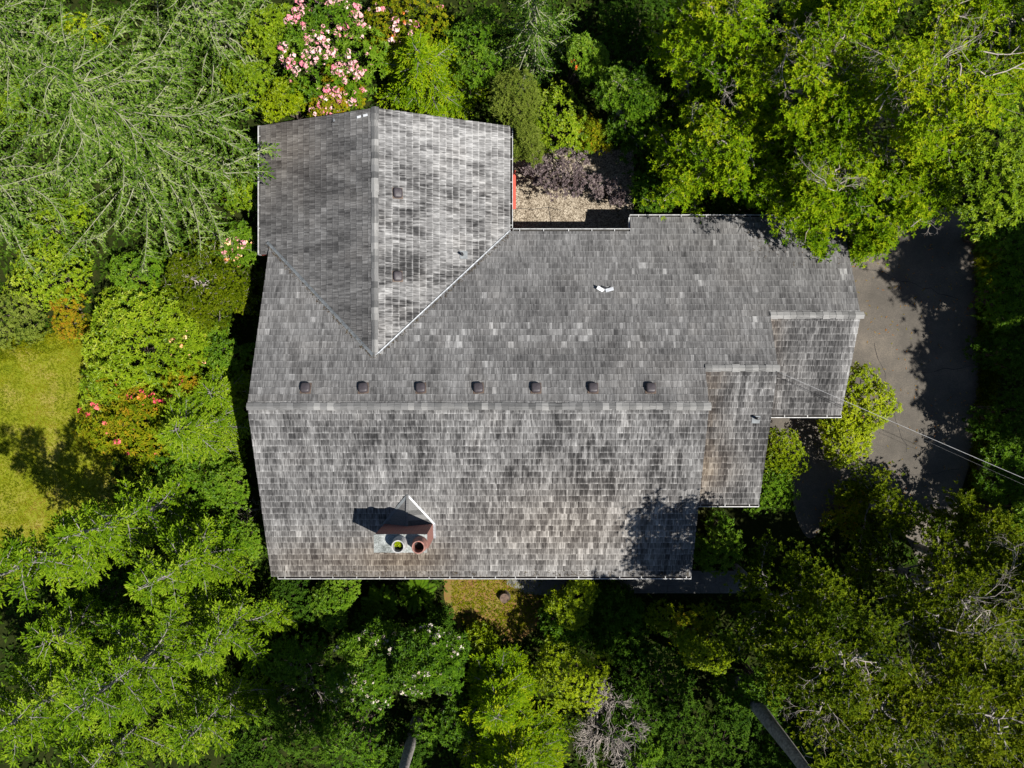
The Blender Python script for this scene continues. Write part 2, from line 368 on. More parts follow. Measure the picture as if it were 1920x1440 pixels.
terr = sheet('terrace', [(950, 1070), (1392, 1070), (1392, 1112), (1200, 1112), (1016, 1116), (985, 1112), (950, 1096)], 0.03, M['mortar'], 0)
rng = random.Random(4)
xs = [955]
while xs[-1] < 1385: xs.append(xs[-1] + rng.uniform(16, 26))
for i in range(len(xs) - 1):
    ym = 1091 + rng.uniform(-5, 5); sk = rng.uniform(-5, 5)
    for (a, b) in ((1072, ym), (ym, 1111)):
        if b > 1100 and xs[i] < 985: b = 1094 + (xs[i] - 950) * 0.4
        if b - a < 6: continue
        g = 1.3; q = [(xs[i] + g, a + g), (xs[i + 1] - g, a + g), (xs[i + 1] - g + sk, b - g), (xs[i] + g + sk, b - g)]
        top = [(*P(x + rng.uniform(-1.2, 1.2), y + rng.uniform(-1.2, 1.2))[:2], 0.045 + rng.uniform(0, 0.006)) for x, y in q]
        m_ = MB(); m_.slab(top[::-1], 0.03); m_.build('flagstone', M['stone'], terr)

# ------------------------------------------------------------------ the house
SL = 0.376; CT = 1 / math.hypot(1, SL)
ZR, YR = 5.10, -0.785
XL, XM, XG, XE = -9.27, 6.90, 9.50, 12.82
WX, WZ = -4.93, 4.43
zN = lambda y: ZR - SL * (y - YR)
YM, YG = 0.57, 2.53
ZM, ZG = zN(YM), zN(YG)
zS1 = lambda y: ZR - SL * (YR - y); zS2 = lambda y: ZM - SL * (YM - y); zS3 = lambda y: ZG - SL * (YG - y)
zW = lambda x: WZ - SL * (WX - x); zE = lambda x: WZ - SL * (x - WX)
YV = YR + (ZR - WZ) / SL
YVL = YR + (ZR - zW(XL)) / SL
XEE = -0.08; YNE = 5.88; YNG = 6.47; YS1, YS2, YS3 = -7.40, -4.62, -1.20
YT = 9.93
polyN = [(XL, YR), (XM, YR), (XM, YM), (XG, YM), (XG, YG), (XE, YG), (XE, YNG), (4.58, YNG), (4.58, YNE), (XEE, YNE), (WX, YV), (XL, YVL)]
polyS1 = [(XL, YS1), (XM, YS1), (XM, YR), (XL, YR)]
polyS2 = [(XM - 0.35, YS2), (XG, YS2), (XG, YM), (XM - 0.35, YM)]
polyS3 = [(XG - 0.35, YS3), (XE - 0.08, YS3), (XE, YG), (XG - 0.35, YG)]
polyW = [(-9.66, YT), (-9.66, 4.97), (XL - 0.02, 4.97), (XL - 0.02, YVL), (WX, YV), (WX, YT)]
polyE = [(WX, YT), (WX, YV), (XEE, YNE), (XEE, YT)]
PLANES = [('N', polyN, lambda x, y: zN(y)), ('S1', polyS1, lambda x, y: zS1(y)), ('S2', polyS2, lambda x, y: zS2(y)),
          ('S3', polyS3, lambda x, y: zS3(y)), ('W', polyW, lambda x, y: zW(x)), ('E', polyE, lambda x, y: zE(x))]
house = thing('house', 'long low house with weathered grey cedar shingle roof and brick chimney', 'house', (0, 0, 0))
mb = MB()
for nm, pl, zf in PLANES: mb.slab([(x, y, zf(x, y)) for x, y in pl], 0.20, 0, 1)
roof = mb.build('roof', [M['deck'], M['fascia']], house)
w_ = MB(); g = 0.24
w_.prism_x([(-6.8, 0), (5.3, 0), (5.3, zN(5.3) - g), (YR, ZR - g), (-6.8, zS1(-6.8) - g)], -8.85, 6.6)
w_.prism_x([(-4.1, 0), (5.32, 0), (5.32, zN(5.32) - g), (YM, ZM - g), (-4.1, zS2(-4.1) - g)], 6.59, 9.2)
w_.prism_x([(-0.75, 0), (5.9, 0), (5.9, zN(5.9) - g), (YG, ZG - g), (-0.75, zS3(-0.75) - g)], 9.19, 12.4)
w_.box(4.95, 9.2, 4.0, 5.9, 0, zN(5.9) - g)
w_.prism_y([(-9.1, 0), (-0.65, 0), (-0.65, zE(-0.65) - g), (WX, WZ - g), (-9.1, zW(-9.1) - g)], 2.0, 9.45)
w_.build('wall', M['siding'], house)

# shingles -----------------------------------------------------------------------------------------
def clip_rect(poly, u0, u1, v0, v1):
    for ax, lim, keep in ((0, u0, 1), (0, u1, -1), (1, v0, 1), (1, v1, -1)):
        out = []; n = len(poly)
        for i in range(n):
            a, b = poly[i], poly[(i + 1) % n]; da, db = (a[ax] - lim) * keep, (b[ax] - lim) * keep
            if da >= 0: out.append(a)
            if (da >= 0) != (db >= 0):
                t = da / (da - db); out.append((a[0] + (b[0] - a[0]) * t, a[1] + (b[1] - a[1]) * t))
        poly = out
        if len(poly) < 3: return []
    return poly
def area(p): return 0.5 * abs(sum(p[i][0] * p[(i + 1) % len(p)][1] - p[(i + 1) % len(p)][0] * p[i][1] for i in range(len(p))))
def blob(x, y, cx, cy, rx, ry): return math.exp(-(((x - cx) / rx) ** 2 + ((y - cy) / ry) ** 2))
FRAMES = {  # origin on the eave line, u direction, up-slope direction
 'N': ((0, YNG, zN(YNG)), (-1, 0, 0), (0, -CT, SL * CT)), 'S1': ((0, YS1, zS1(YS1)), (1, 0, 0), (0, CT, SL * CT)),
 'S2': ((0, YS2, zS2(YS2)), (1, 0, 0), (0, CT, SL * CT)), 'S3': ((0, YS3, zS3(YS3)), (1, 0, 0), (0, CT, SL * CT)),
 'W': ((-9.66, 0, zW(-9.66)), (0, -1, 0), (CT, 0, SL * CT)), 'E': ((XEE, 0, zE(XEE)), (0, 1, 0), (-CT, 0, SL * CT))}
EXPO = 0.252
GRAIN = {'N': 0.7, 'S1': 1.1, 'S2': 1.15, 'S3': 1.1, 'W': 0.65, 'E': 1.1}
rng = random.Random(11)
sh = []           # (sortkey, verts, faces, suv, tone)
for pi, (nm, pl, zf) in enumerate(PLANES):
    O, U, Vd = (Vector(a) for a in FRAMES[nm]); Nn = U.cross(Vd).normalized()
    uv = [((Vector((x, y, 0)) - Vector((O.x, O.y, 0))).dot(U), (Vector((x, y, 0)) - Vector((O.x, O.y, 0))).dot(Vector((Vd.x, Vd.y, 0))) / CT / CT) for x, y in pl]
    umin, umax = min(a[0] for a in uv), max(a[0] for a in uv); vmax = max(a[1] for a in uv)
    row = 0; v0 = 0.0
    while v0 < vmax - 0.02:
        ex = EXPO * rng.uniform(0.97, 1.03); v1 = v0 + ex; u = umin - rng.uniform(0, 0.15); rtone = rng.uniform(-0.025, 0.025)
        while u < umax:
            wd = rng.choice((0.10, 0.12, 0.14, 0.16, 0.19, 0.22)) * rng.uniform(0.9, 1.1)
            jv = rng.uniform(-0.009, 0.009)
            q = clip_rect(uv, u + 0.003, u + wd - 0.003, v0 + jv, v1 + 0.006)
            u += wd
            if len(q) < 3 or area(q) < 0.0025: continue
            clean = [q[0]]
            for a in q[1:]:
                if abs(a[0] - clean[-1][0]) + abs(a[1] - clean[-1][1]) > 1e-4: clean.append(a)
            if abs(clean[0][0] - clean[-1][0]) + abs(clean[0][1] - clean[-1][1]) < 1e-4: clean.pop()
            if len(clean) < 3: continue
            q = clean
            sa = sum(q[i][0] * q[(i + 1) % len(q)][1] - q[(i + 1) % len(q)][0] * q[i][1] for i in range(len(q)))
            if sa < 0: q = q[::-1]
            th = 0.020 + rng.uniform(0, 0.010); tilt = rng.uniform(-0.004, 0.004)
            cu = sum(a[0] for a in q) / len(q); cv = sum(a[1] for a in q) / len(q)
            C = O + U * cu + Vd * cv; X, Y = C.x, C.y
            top = []; 
            for a in q:
                f = min(1, max(0, (a[1] - v0) / ex)); h = 0.007 + th * (1 - f) + tilt * (a[0] - cu) / wd
                top.append(O + U * a[0] + Vd * a[1] + Nn * h)
            bot = [O + U * a[0] + Vd * a[1] - Nn * 0.01 for a in q]
            n = len(q); fs = [list(range(n))] + [[(i + 1) % n, i, n + i, n + (i + 1) % n] for i in range(n)]
            suv = [(a[0] + rng.uniform(0, 0) + pi * 37.0, a[1] + row * 3.17, GRAIN[nm]) for a in q] * 2
            # weathering: large stains, lichen, single odd shakes
            n1 = float(vnoise(X * 0.55 + 40, Y * 0.55 + 9, 3)); n2 = float(vnoise(X * 1.5 + 7, Y * 1.5 + 30, 5)); n3 = float(vnoise(X * 3.6, Y * 3.6, 8))
            t = 0.55 + 0.10 * (n1 - 0.5) + 0.14 * (n2 - 0.5) + 0.12 * (n3 - 0.5) + rtone + rng.gauss(0, {'N': 0.042, 'W': 0.035, 'E': 0.04}.get(nm, 0.04))
            wm = 0.04 + 0.2 * max(0, n2 - 0.6); sd_ = {'N': 0.14, 'W': 0.12, 'E': 0.50, 'S1': 0.20, 'S2': 0.28, 'S3': 0.26}[nm]
            if nm == 'N':
                t = 0.51 + 0.75 * (t - 0.51) + 0.07 * (float(vnoise(X * 7, Y * 0.5, 41)) - 0.5)
                if rng.random() < 0.022: t += rng.uniform(0.12, 0.24)
                if -3.5 < X < 7 and 1.2 < Y < 2.2 and rng.random() < 0.18: t += rng.uniform(0.12, 0.25)
                t -= 0.10 * blob(X, Y, 3.0, 1.1, 3.5, 0.8)
            elif nm == 'S1':
                t += 0.20 * (float(vnoise(X * 6.5, Y * 0.4, 42)) - 0.5); sd_ += 0.24 * (blob(X, Y, -1.0, -2.6, 6.5, 1.9) + blob(X, Y, 4.5, -2.6, 2.2, 2.2)); t -= 0.005
                li = blob(X, Y, 2.0, -5.4, 3.6, 1.9); wm += 0.42 * li + 0.45 * blob(X, Y, -7.0, -6.8, 3.0, 1.0)
                t += 0.05 * li + (0.22 * li if rng.random() < 0.40 else -0.06 * li)
                ms = blob(X, Y, -3.9, -6.6, 1.7, 0.8); wm += 0.75 * ms; t -= 0.08 * ms
            elif nm == 'S2':
                t += 0.22 * (float(vnoise(X * 6.5, Y * 0.4, 43)) - 0.5)
                e = math.exp(-((X - XM) / 0.75) ** 2) * (0.4 + n3); t -= 0.12 * e * (1 if Y > -2.2 else -0.5) + 0.07; wm += 0.5 * e
                wm += 0.5 * blob(X, Y, 7.3, -3.2, 1.2, 1.0)
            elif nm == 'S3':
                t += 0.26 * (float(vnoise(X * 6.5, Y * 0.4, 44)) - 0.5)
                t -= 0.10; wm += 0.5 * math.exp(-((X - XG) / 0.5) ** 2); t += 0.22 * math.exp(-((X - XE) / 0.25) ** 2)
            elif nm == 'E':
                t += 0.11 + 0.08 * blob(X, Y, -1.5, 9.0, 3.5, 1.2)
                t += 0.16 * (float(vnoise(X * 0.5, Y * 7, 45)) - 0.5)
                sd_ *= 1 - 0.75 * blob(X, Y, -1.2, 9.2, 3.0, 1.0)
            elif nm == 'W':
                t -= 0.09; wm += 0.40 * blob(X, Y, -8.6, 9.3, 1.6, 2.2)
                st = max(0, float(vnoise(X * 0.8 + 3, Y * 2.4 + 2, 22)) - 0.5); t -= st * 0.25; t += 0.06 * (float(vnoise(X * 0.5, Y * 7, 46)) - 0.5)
            stn = [(a[0] + pi * 37.0, a[1], sd_) for a in q] * 2
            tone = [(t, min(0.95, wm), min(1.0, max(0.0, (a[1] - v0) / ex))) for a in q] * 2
            D2 = (HC - C.z) ** 2
            sh.append((area(q) / D2 * (1 if min(abs(a[0] - cu) for a in q) > 0.02 else 0.5), top + bot, fs, suv, tone, stn))
        v0 += ex; row += 1
def shingle_mesh(name, items):
    v, f, s_, t_, k_ = [], [], [], [], []
    for _, vv, ff, su, to, sk_ in items:
        b = len(v); v += [tuple(a) for a in vv]; f += [[i + b for i in x] for x in ff]; s_ += su; t_ += to; k_ += sk_
    me = bpy.data.meshes.new(name); me.from_pydata(v, [], f)
    me.attributes.new('suv', 'FLOAT_VECTOR', 'POINT').data.foreach_set('vector', np.array(s_, np.float32).ravel())
    me.attributes.new('tone', 'FLOAT_VECTOR', 'POINT').data.foreach_set('vector', np.array(t_, np.float32).ravel())
    me.attributes.new('stn', 'FLOAT_VECTOR', 'POINT').data.foreach_set('vector', np.array(k_, np.float32).ravel())
    me.materials.append(M['shake']); me.update(); return me
sh.sort(key=lambda a: -a[0])
for it in sh[:300]: link(bpy.data.objects.new('shingle', shingle_mesh('shingle', [it])), roof)
link(bpy.data.objects.new('shingle_field', shingle_mesh('shingle_field', sh[300:])), roof, kind='stuff')
print('shingles', len(sh))

# ridge caps: one saddle-shaped shake after another
def ridge_piece(length, half, nm):
    mb = MB(); t = 0.03
    def sect(x, h): return [(x, -half, -half * SL + h), (x, 0, h + 0.012), (x, half, -half * SL + h), (x, half, -half * SL + h - t), (x, 0, h - t), (x, -half, -half * SL + h - t)]
    a, b = sect(0, 0.054), sect(length, 0.044); mb.raw(a + b, [(0, 1, 7, 6), (1, 2, 8, 7), (2, 3, 9, 8), (3, 4, 10, 9), (4, 5, 11, 10), (5, 0, 6, 11), (5, 4, 3, 2, 1, 0), (6, 7, 8, 9, 10, 11)])
    me = bpy.data.meshes.new(nm); me.from_pydata(mb.v, [], mb.f); me.materials.append(M['ridge']); me2 = me.copy(); me2.materials[0] = M['ridge_pale']; me.update(); me2.update()
    return me, me2
RP = [ridge_piece(ln, hw, 'ridge_shingle') for ln, hw in ((0.29, 0.112), (0.26, 0.122), (0.33, 0.128), (0.28, 0.14))]
def ridge_run(p0, p1, pale):
    p0, p1 = Vector(p0), Vector(p1); L_ = (p1 - p0).length; d = (p1 - p0).normalized(); n = max(1, round(L_ / 0.235)); ang = math.atan2(d.y, d.x)
    for i in range(n):
        o = bpy.data.objects.new('ridge_shingle', rng.choice(RP)[1 if rng.random() < pale(i / n) else 0])
        o.location = p0 + d * (L_ * i / n) + Vector((rng.uniform(-.006, .006), rng.uniform(-.006, .006), rng.uniform(0, 0.006))); o.rotation_euler = (rng.uniform(-.03, .03), 0, ang + rng.uniform(-0.02, 0.02))
        link(o, roof)
ridge_run((XL - 0.02, YR, ZR), (XM + 0.03, YR, ZR), lambda t: 0.10 if t < 0.82 else 0.9)
ridge_run((XM, YM, ZM), (XG + 0.04, YM, ZM), lambda t: 0.95)
ridge_run((XG, YG, ZG), (XE + 0.04, YG, ZG), lambda t: 1.0)
ridge_run((WX, YT + 0.03, WZ), (WX, YV - 0.1, WZ), lambda t: 0.55)

# valley flashing
def valley(a, b, mat, wA, wB, nm='valley_flashing'):
    a, b = Vector(a), Vector(b); mb = MB(); n = 1
    d = (b - a).normalized(); s = Vector((-d.y, d.x, 0)).normalized(); up = Vector((0, 0, 0.038))
    L1, R1 = s * wA, s * -wB; hz = 0.026
    c0, c1 = a + up, b + up
    l0, l1 = c0 + L1 + Vector((0, 0, hz)), c1 + L1 + Vector((0, 0, hz)); r0, r1 = c0 + R1 + Vector((0, 0, hz)), c1 + R1 + Vector((0, 0, hz))
    mb.poly([l0, c0, c1, l1]); mb.poly([c0, r0, r1, c1])
    dn = Vector((0, 0, -0.05)); mb.poly([l0, l1, l1 + dn, l0 + dn]); mb.poly([r1, r0, r0 + dn, r1 + dn])
    return mb.build(nm, mat, roof)
valley((WX + 0.05, YV + 0.02, WZ), (XEE + 0.03, YNE + 0.03, zE(XEE)), M['flash'], 0.038, 0.022)
valley((WX - 0.05, YV + 0.02, WZ), (XL - 0.08, YVL + 0.08, zW(XL)), M['flash_dull'], 0.05, 0.06)

# gutters with straps
def gutter(a, b, out, straps=True):
    a, b, out = Vector(a), Vector(b), Vector(out); d = (b - a).normalized(); L_ = (b - a).length; c = (a + b) / 2; up = Vector((0, 0, 1))
    mb = MB()
    mb.obox(c + out * 0.100 + up * -0.055, d, out, up, L_ / 2, 0.014, 0.075, 0)
    mb.obox(c + out * 0.045 + up * -0.135, d, out, up, L_ / 2 - 0.004, 0.0415, 0.006, 1)
    mb.obox(c + out * 0.052 + up * -0.095, d, out, up, L_ / 2 - 0.012, 0.032, 0.034, 1)
    for e in (a, b): mb.obox(e + out * 0.045 + up * -0.062, d, out, up, 0.006, 0.0405, 0.070, 0)
    g_ = mb.build('gutter', [M['gutter'], M['gutter_dirt']], house)
    s = rng.uniform(0.2, 0.5)
    while straps and s < L_ - 0.1:
        m_ = MB(); m_.obox(a + d * s + out * 0.045 + up * 0.012, d, out, up, 0.013, 0.056, 0.005); m_.build('strap', M['gutter'], g_); s += rng.uniform(0.75, 1.0)
gutter((XL + 0.25, YS1, zS1(YS1)), (XM, YS1, zS1(YS1)), (0, -1, 0))
gutter((XM + 0.02, YS2, zS2(YS2)), (XG, YS2, zS2(YS2)), (0, -1, 0))
gutter((XG - 0.25, YS3, zS3(YS3)), (XE - 0.06, YS3, zS3(YS3)), (0, -1, 0))
gutter((XEE + 0.12, YNE, zN(YNE)), (4.57, YNE, zN(YNE)), (0, 1, 0))
gutter((4.58, YNG, zN(YNG)), (XE, YNG, zN(YNG)), (0, 1, 0))
gutter((XEE, YT, zE(XEE)), (XEE, YNE + 0.12, zE(XEE)), (1, 0, 0))
gutter((-9.66, YT, zW(-9.66)), (-9.66, 4.97, zW(-9.66)), (-1, 0, 0))
mb = MB(); mb.box(4.53, 4.578, YNE + 0.02, YNG, zN(YNG) - 0.14, zN(YNG) + 0.03); mb.build('rake_trim', M['gutter'], house)

# roof vents: low rounded hoods on a flashing plate
def hood_mesh():
    prof = [(0.165, 0.0), (0.165, 0.11), (0.15, 0.145), (0.10, 0.160), (0.0, 0.165)]
    mb = MB(); rings = []
    for s_, z in prof:
        ring = []
        for k in range(16):
            q = 2 * math.pi * (k + 0.5) / 16; c, s = math.cos(q), math.sin(q); e = 0.45
            ring.append((math.copysign(abs(c) ** e, c) * s_, math.copysign(abs(s) ** e, s) * s_ * 1.05, z))
        rings.append(ring)
    v = [p for r_ in rings for p in r_]; f = []
    for i in range(len(prof) - 1):
        for k in range(16): k2 = (k + 1) % 16; f.append((i * 16 + k, i * 16 + k2, i * 16 + 16 + k2, i * 16 + 16 + k))
    mb.raw(v, f); return mb
HM = None
def roof_vent(px, py, plane):
    global HM
    z = 4.9
    for _ in range(12):
        x, y, _z = P(px, py, z); z = (zN(y) if plane == 'N' else zE(x)) + 0.06
    if HM is None:
        o = hood_mesh().build('roof_vent', M['vent'], house, smooth=True); HM = o.data
        m_ = MB(); m_.box(-0.19, 0.19, -0.20, 0.20, 0, 0.012); f = m_.build('flashing', M['rust'], o); HM2.append(f.data)
    else:
        o = link(bpy.data.objects.new('roof_vent', HM), house); f = link(bpy.data.objects.new('flashing', HM2[0]), o)
    o.location = (x, y, z - 0.035); a = math.atan(SL)
    o.rotation_euler = (-a, rng.uniform(-.04, .04), rng.uniform(-.08, .08)) if plane == 'N' else (rng.uniform(-.04, .04), a, rng.uniform(-.08, .08))
    f.location = (0, 0, 0.004)
HM2 = []
for px in (573, 681, 789, 897, 1005, 1112, 1220): roof_vent(px, 728, 'N')
for py in (362, 518): roof_vent(745, py, 'E')
# plumbing pipes with a square flashing
def pipe(px, py, zf, dx, dy, h=0.32):
    z = 4
    for _ in range(12): x, y, _z = P(px, py, z); z = zf(x, y)
    a = math.atan(SL); o = MB()
    o.tube([(x, y, z - 0.05), (x, y, z + h)], 0.05, 10); o.lathe([(0.05, h), (0.038, h), (0.038, h - 0.1), (0.0, h - 0.1)], (x, y, z), 10)
    p_ = o.build('vent_pipe', M['pipe'], house)
    f = MB(); n = Vector((dx * SL, dy * SL, 1)).normalized(); ax = Vector((1, 0, -dx * SL)).normalized(); ay = n.cross(ax)
    f.obox(Vector((x, y, z + 0.034)) - Vector((0, 0.0, 0)) + Vector((dx, dy, -SL * (dx * dx + dy * dy))) * 0.05, ax, ay, n, 0.15, 0.15, 0.006); f.build('flashing', M['flash_dull'], p_)
pipe(867, 478, lambda x, y: zE(x), 1, 0); pipe(1417, 784, lambda x, y: zS2(y), 0, -1)
# torn white sheet at a missing vent, loose scraps and a painted dark hole at the rake of the wing
def scrap(nm, px, py, zf, hx, hy, rx, ry, rz, lift, mat):
    z = 4
    for _ in range(12): x, y, _z = P(px, py, z); z = zf(x, y) + lift
    m_ = MB(); m_.box(-hx, hx, -hy, hy, -0.006, 0.006); o = m_.build(nm, mat, house); o.location = (x, y, z); o.rotation_euler = (rx, ry, rz)
scrap('sheet_flap', 1126, 542, lambda x, y: zN(y), 0.16, 0.065, R(10), R(25), R(-24), 0.10, M['flash'])
scrap('sheet_flap', 1143, 543, lambda x, y: zN(y), 0.15, 0.065, R(-15), R(-16), R(14), 0.10, M['white'])
scrap('pipe_stub', 1134, 539, lambda x, y: zN(y), 0.10, 0.035, R(-20), 0, R(-20), 0.07, M['pipe'])
scrap('rake_damage', 673, 219, lambda x, y: zW(x), 0.08, 0.04, 0, R(-16), R(10), 0.06, M['white'])
scrap('rake_damage', 685, 216, lambda x, y: zW(x), 0.09, 0.04, 0, R(-18), R(8), 0.07, M['white'])
scrap('rake_damage', 625, 227, lambda x, y: zW(x), 0.06, 0.06, 0, R(-22), R(-10), 0.04, M['soot_and_gap_dark'])  # flat near-black plate: darkness of the hole painted as colour, no opening
scrap('rake_damage', 629, 233, lambda x, y: zW(x), 0.14, 0.03, 0, R(-22), R(-8), 0.05, M['ridge_pale'])
scrap('rake_damage', 626, 225, lambda x, y: zW(x), 0.04, 0.05, 0, R(-35), R(20), 0.07, M['flash'])

# chimney
cx0, cx1, cy0, cy1, cz = -4.75, -2.95, -5.80, -5.21, 5.40
mb = MB(); mb.box(cx0, cx1, cy0, cy1, 0, cz)
chim = mb.build('chimney', M['brick'], house, label='red brick chimney stack with two round flue pots')
mb = MB(); mb.box(cx0 - 0.02, cx1 + 0.02, cy0 - 0.02, cy1 + 0.02, cz + 0.002, cz + 0.06); mb.build('chimney_cap', M['cap'], chim)
def pot(x, y, mat, lab):
    m_ = MB(); m_.lathe([(0.275, 0), (0.27, 0.12), (0.245, 0.30), (0.225, 0.50), (0.215, 0.515), (0.19, 0.515), (0.18, 0.50), (0.18, 0.10)], (x, y, cz + 0.06), 28, 0)
    m_.lathe([(0.18, 0.10), (0.0, 0.10)], (x, y, cz + 0.06), 28, 1)
    return m_.build('flue_pot', [mat, M['soot_and_gap_dark']], chim, smooth=False, label=lab)
pot(-3.86, -5.50, M['pot'], 'grey flue pot with green weeds growing inside'); pot(-3.17, -5.52, M['pot_red'], 'reddish terracotta flue pot')
za = zS1(-4.08) + 0.035
mb = MB(); A_, B_, C_, D_ = Vector((-3.83, -4.08, za)), Vector((-3.85, cy1, za + 0.03)), Vector((cx0 - 0.02, cy1, zS1(cy1) + 0.035)), Vector((cx1 + 0.05, cy1, zS1(cy1) + 0.035))
mb.poly([A_, C_, B_]); mb.poly([A_, B_, D_]); mb.build('cricket', M['deck'], chim)
def strip(a, b, wd, mat, up=0.03, nm='flashing'):
    a, b = Vector(a), Vector(b); d = (b - a).normalized(); s = d.cross(Vector((0, 0, 1))).normalized(); m_ = MB()
    m_.obox((a + b) / 2 + Vector((0, 0, up)), d, s, s.cross(d), (b - a).length / 2, wd, 0.012); return m_.build(nm, mat, chim)
# cricket shakes, course by course
for side, (c_) in ((0, C_), (1, D_)):
    for k in range(6):
        t0, t1 = k / 6, (k + 1) / 6
        p = [A_.lerp(c_, t0), A_.lerp(c_, t1), A_.lerp(B_, t1), A_.lerp(B_, t0)]
        p = [q + Vector((0, 0, 0.012)) for q in p]
        m_ = MB(); m_.slab(p if side == 0 else p[::-1], 0.02); m_.build('cricket_shingle', M['ridge'], chim)
strip(A_, C_, 0.05, M['flash_dull']); strip(A_, D_, 0.032, M['white'], 0.034); strip(A_ + Vector((0, 0, 0.01)), B_ + Vector((0, 0, 0.01)), 0.045, M['ridge'], 0.03)
strip((cx1 + 0.04, cy1 + 0.05, zS1(cy1) + 0.03), (cx1 + 0.04, cy0, zS1(cy0) + 0.03), 0.05, M['flash'], 0.02)
strip((cx0 - 0.04, cy1 + 0.02, zS1(cy1) + 0.03), (cx0 - 0.04, cy0, zS1(cy0) + 0.03), 0.05, M['flash_dull'], 0.02)

# ------------------------------------------------------------------ plants: generators
TRI = [0]
def norm(a): return a / np.maximum(1e-9, np.linalg.norm(a, axis=-1, keepdims=True))
def leaves(Pb, D, N, L, W, fold=0.25, droop=0.0):
    """every leaf two triangles folded along the midrib"""
    n = len(Pb); D = norm(D); S = norm(np.cross(D, N)); N = np.cross(S, D)
    L = np.broadcast_to(L, (n,))[:, None]; W = np.broadcast_to(W, (n,))[:, None]
    mid = Pb + D * L * 0.5; up = N * (W * fold)
    tip = Pb + D * L; tip = tip - np.array([0, 0, 1.0]) * (L * droop)
    V = np.stack([Pb, mid + S * W * 0.5 + up, tip, mid - S * W * 0.5 + up], 1).reshape(-1, 3)
    i = np.arange(n)[:, None, None] * 4
    F = (i + np.array([[[0, 1, 2], [0, 2, 3]]])).reshape(-1, 3)
    return V, F
def rosettes(rng, Pb, A, k, L, W, elev, tone, spread=0.35, fold=0.22, droop=0.1, tj=0.12):
    n = len(Pb); A = norm(A + rng.normal(0, 0.15, A.shape))
    ref = np.where(np.abs(A[:, 2:3]) < 0.9, np.array([[0, 0, 1.0]]), np.array([[1.0, 0, 0]]))
    X = norm(np.cross(A, ref)); Y = np.cross(A, X)
    az = (np.arange(k)[None] * (2 * math.pi / k) + rng.uniform(0, 6.28, (n, 1)) + rng.normal(0, spread, (n, k)))
    el = rng.normal(elev, 0.22, (n, k))
    rad = X[:, None] * np.cos(az)[..., None] + Y[:, None] * np.sin(az)[..., None]
    ce, se = np.cos(el)[..., None], np.sin(el)[..., None]
    D = rad * ce + A[:, None] * se; N = A[:, None] * ce - rad * se
    N = N + rng.normal(0, 0.12, N.shape)
    Ls = L * rng.uniform(0.7, 1.2, n * k); Ws = W * rng.uniform(0.8, 1.2, n * k)
    V, F = leaves(np.repeat(Pb, k, 0), D.reshape(-1, 3), N.reshape(-1, 3), Ls, Ws, fold, droop)
    T = np.repeat(np.repeat(tone, k) + rng.normal(0, tj, n * k), 4)
    return V, F, T
def join(parts):
    Vs, Fs, Ts, o = [], [], [], 0
    for V, F, T in parts: Vs.append(V); Fs.append(F + o); Ts.append(T); o += len(V)
    return np.concatenate(Vs), np.concatenate(Fs), np.concatenate(Ts)
def tubes_np(paths, r0, r1, sides=4):
    """paths (n,m,3), start and end radius per path -> quads"""
    n, m, _ = paths.shape; r0 = np.broadcast_to(r0, (n,)); r1 = np.broadcast_to(r1, (n,))
    t = np.zeros_like(paths); t[:, 1:-1] = paths[:, 2:] - paths[:, :-2]; t[:, 0] = paths[:, 1] - paths[:, 0]; t[:, -1] = paths[:, -1] - paths[:, -2]
    t = norm(t); a = norm(np.cross(t, np.array([0.31, 0.17, 0.93]))); b = np.cross(t, a)
    q = np.arange(sides) * 2 * math.pi / sides; rr = r0[:, None] + (r1 - r0)[:, None] * np.linspace(0, 1, m)[None]
    V = paths[:, :, None] + (a[:, :, None] * np.cos(q)[:, None] + b[:, :, None] * np.sin(q)[:, None]) * rr[:, :, None, None]
    V = V.reshape(-1, 3)
    base = (np.arange(n)[:, None, None] * m + np.arange(m - 1)[None, :, None]) * sides; k = np.arange(sides)[None, None]; k2 = (k + 1) % sides
    F = np.stack([base + k, base + k2, base + sides + k2, base + sides + k], -1).reshape(-1, 4)
    return V, F
def jq(parts):
    Vs, Fs, o = [], [], 0
    for V, F in parts: Vs.append(V); Fs.append(F + o); o += len(V)
    return np.concatenate(Vs), np.concatenate(Fs)
def rot_z(d, ang):
    c, s = np.cos(ang), np.sin(ang); return np.stack([d[..., 0] * c - d[..., 1] * s, d[..., 0] * s + d[..., 1] * c, d[..., 2]], -1)

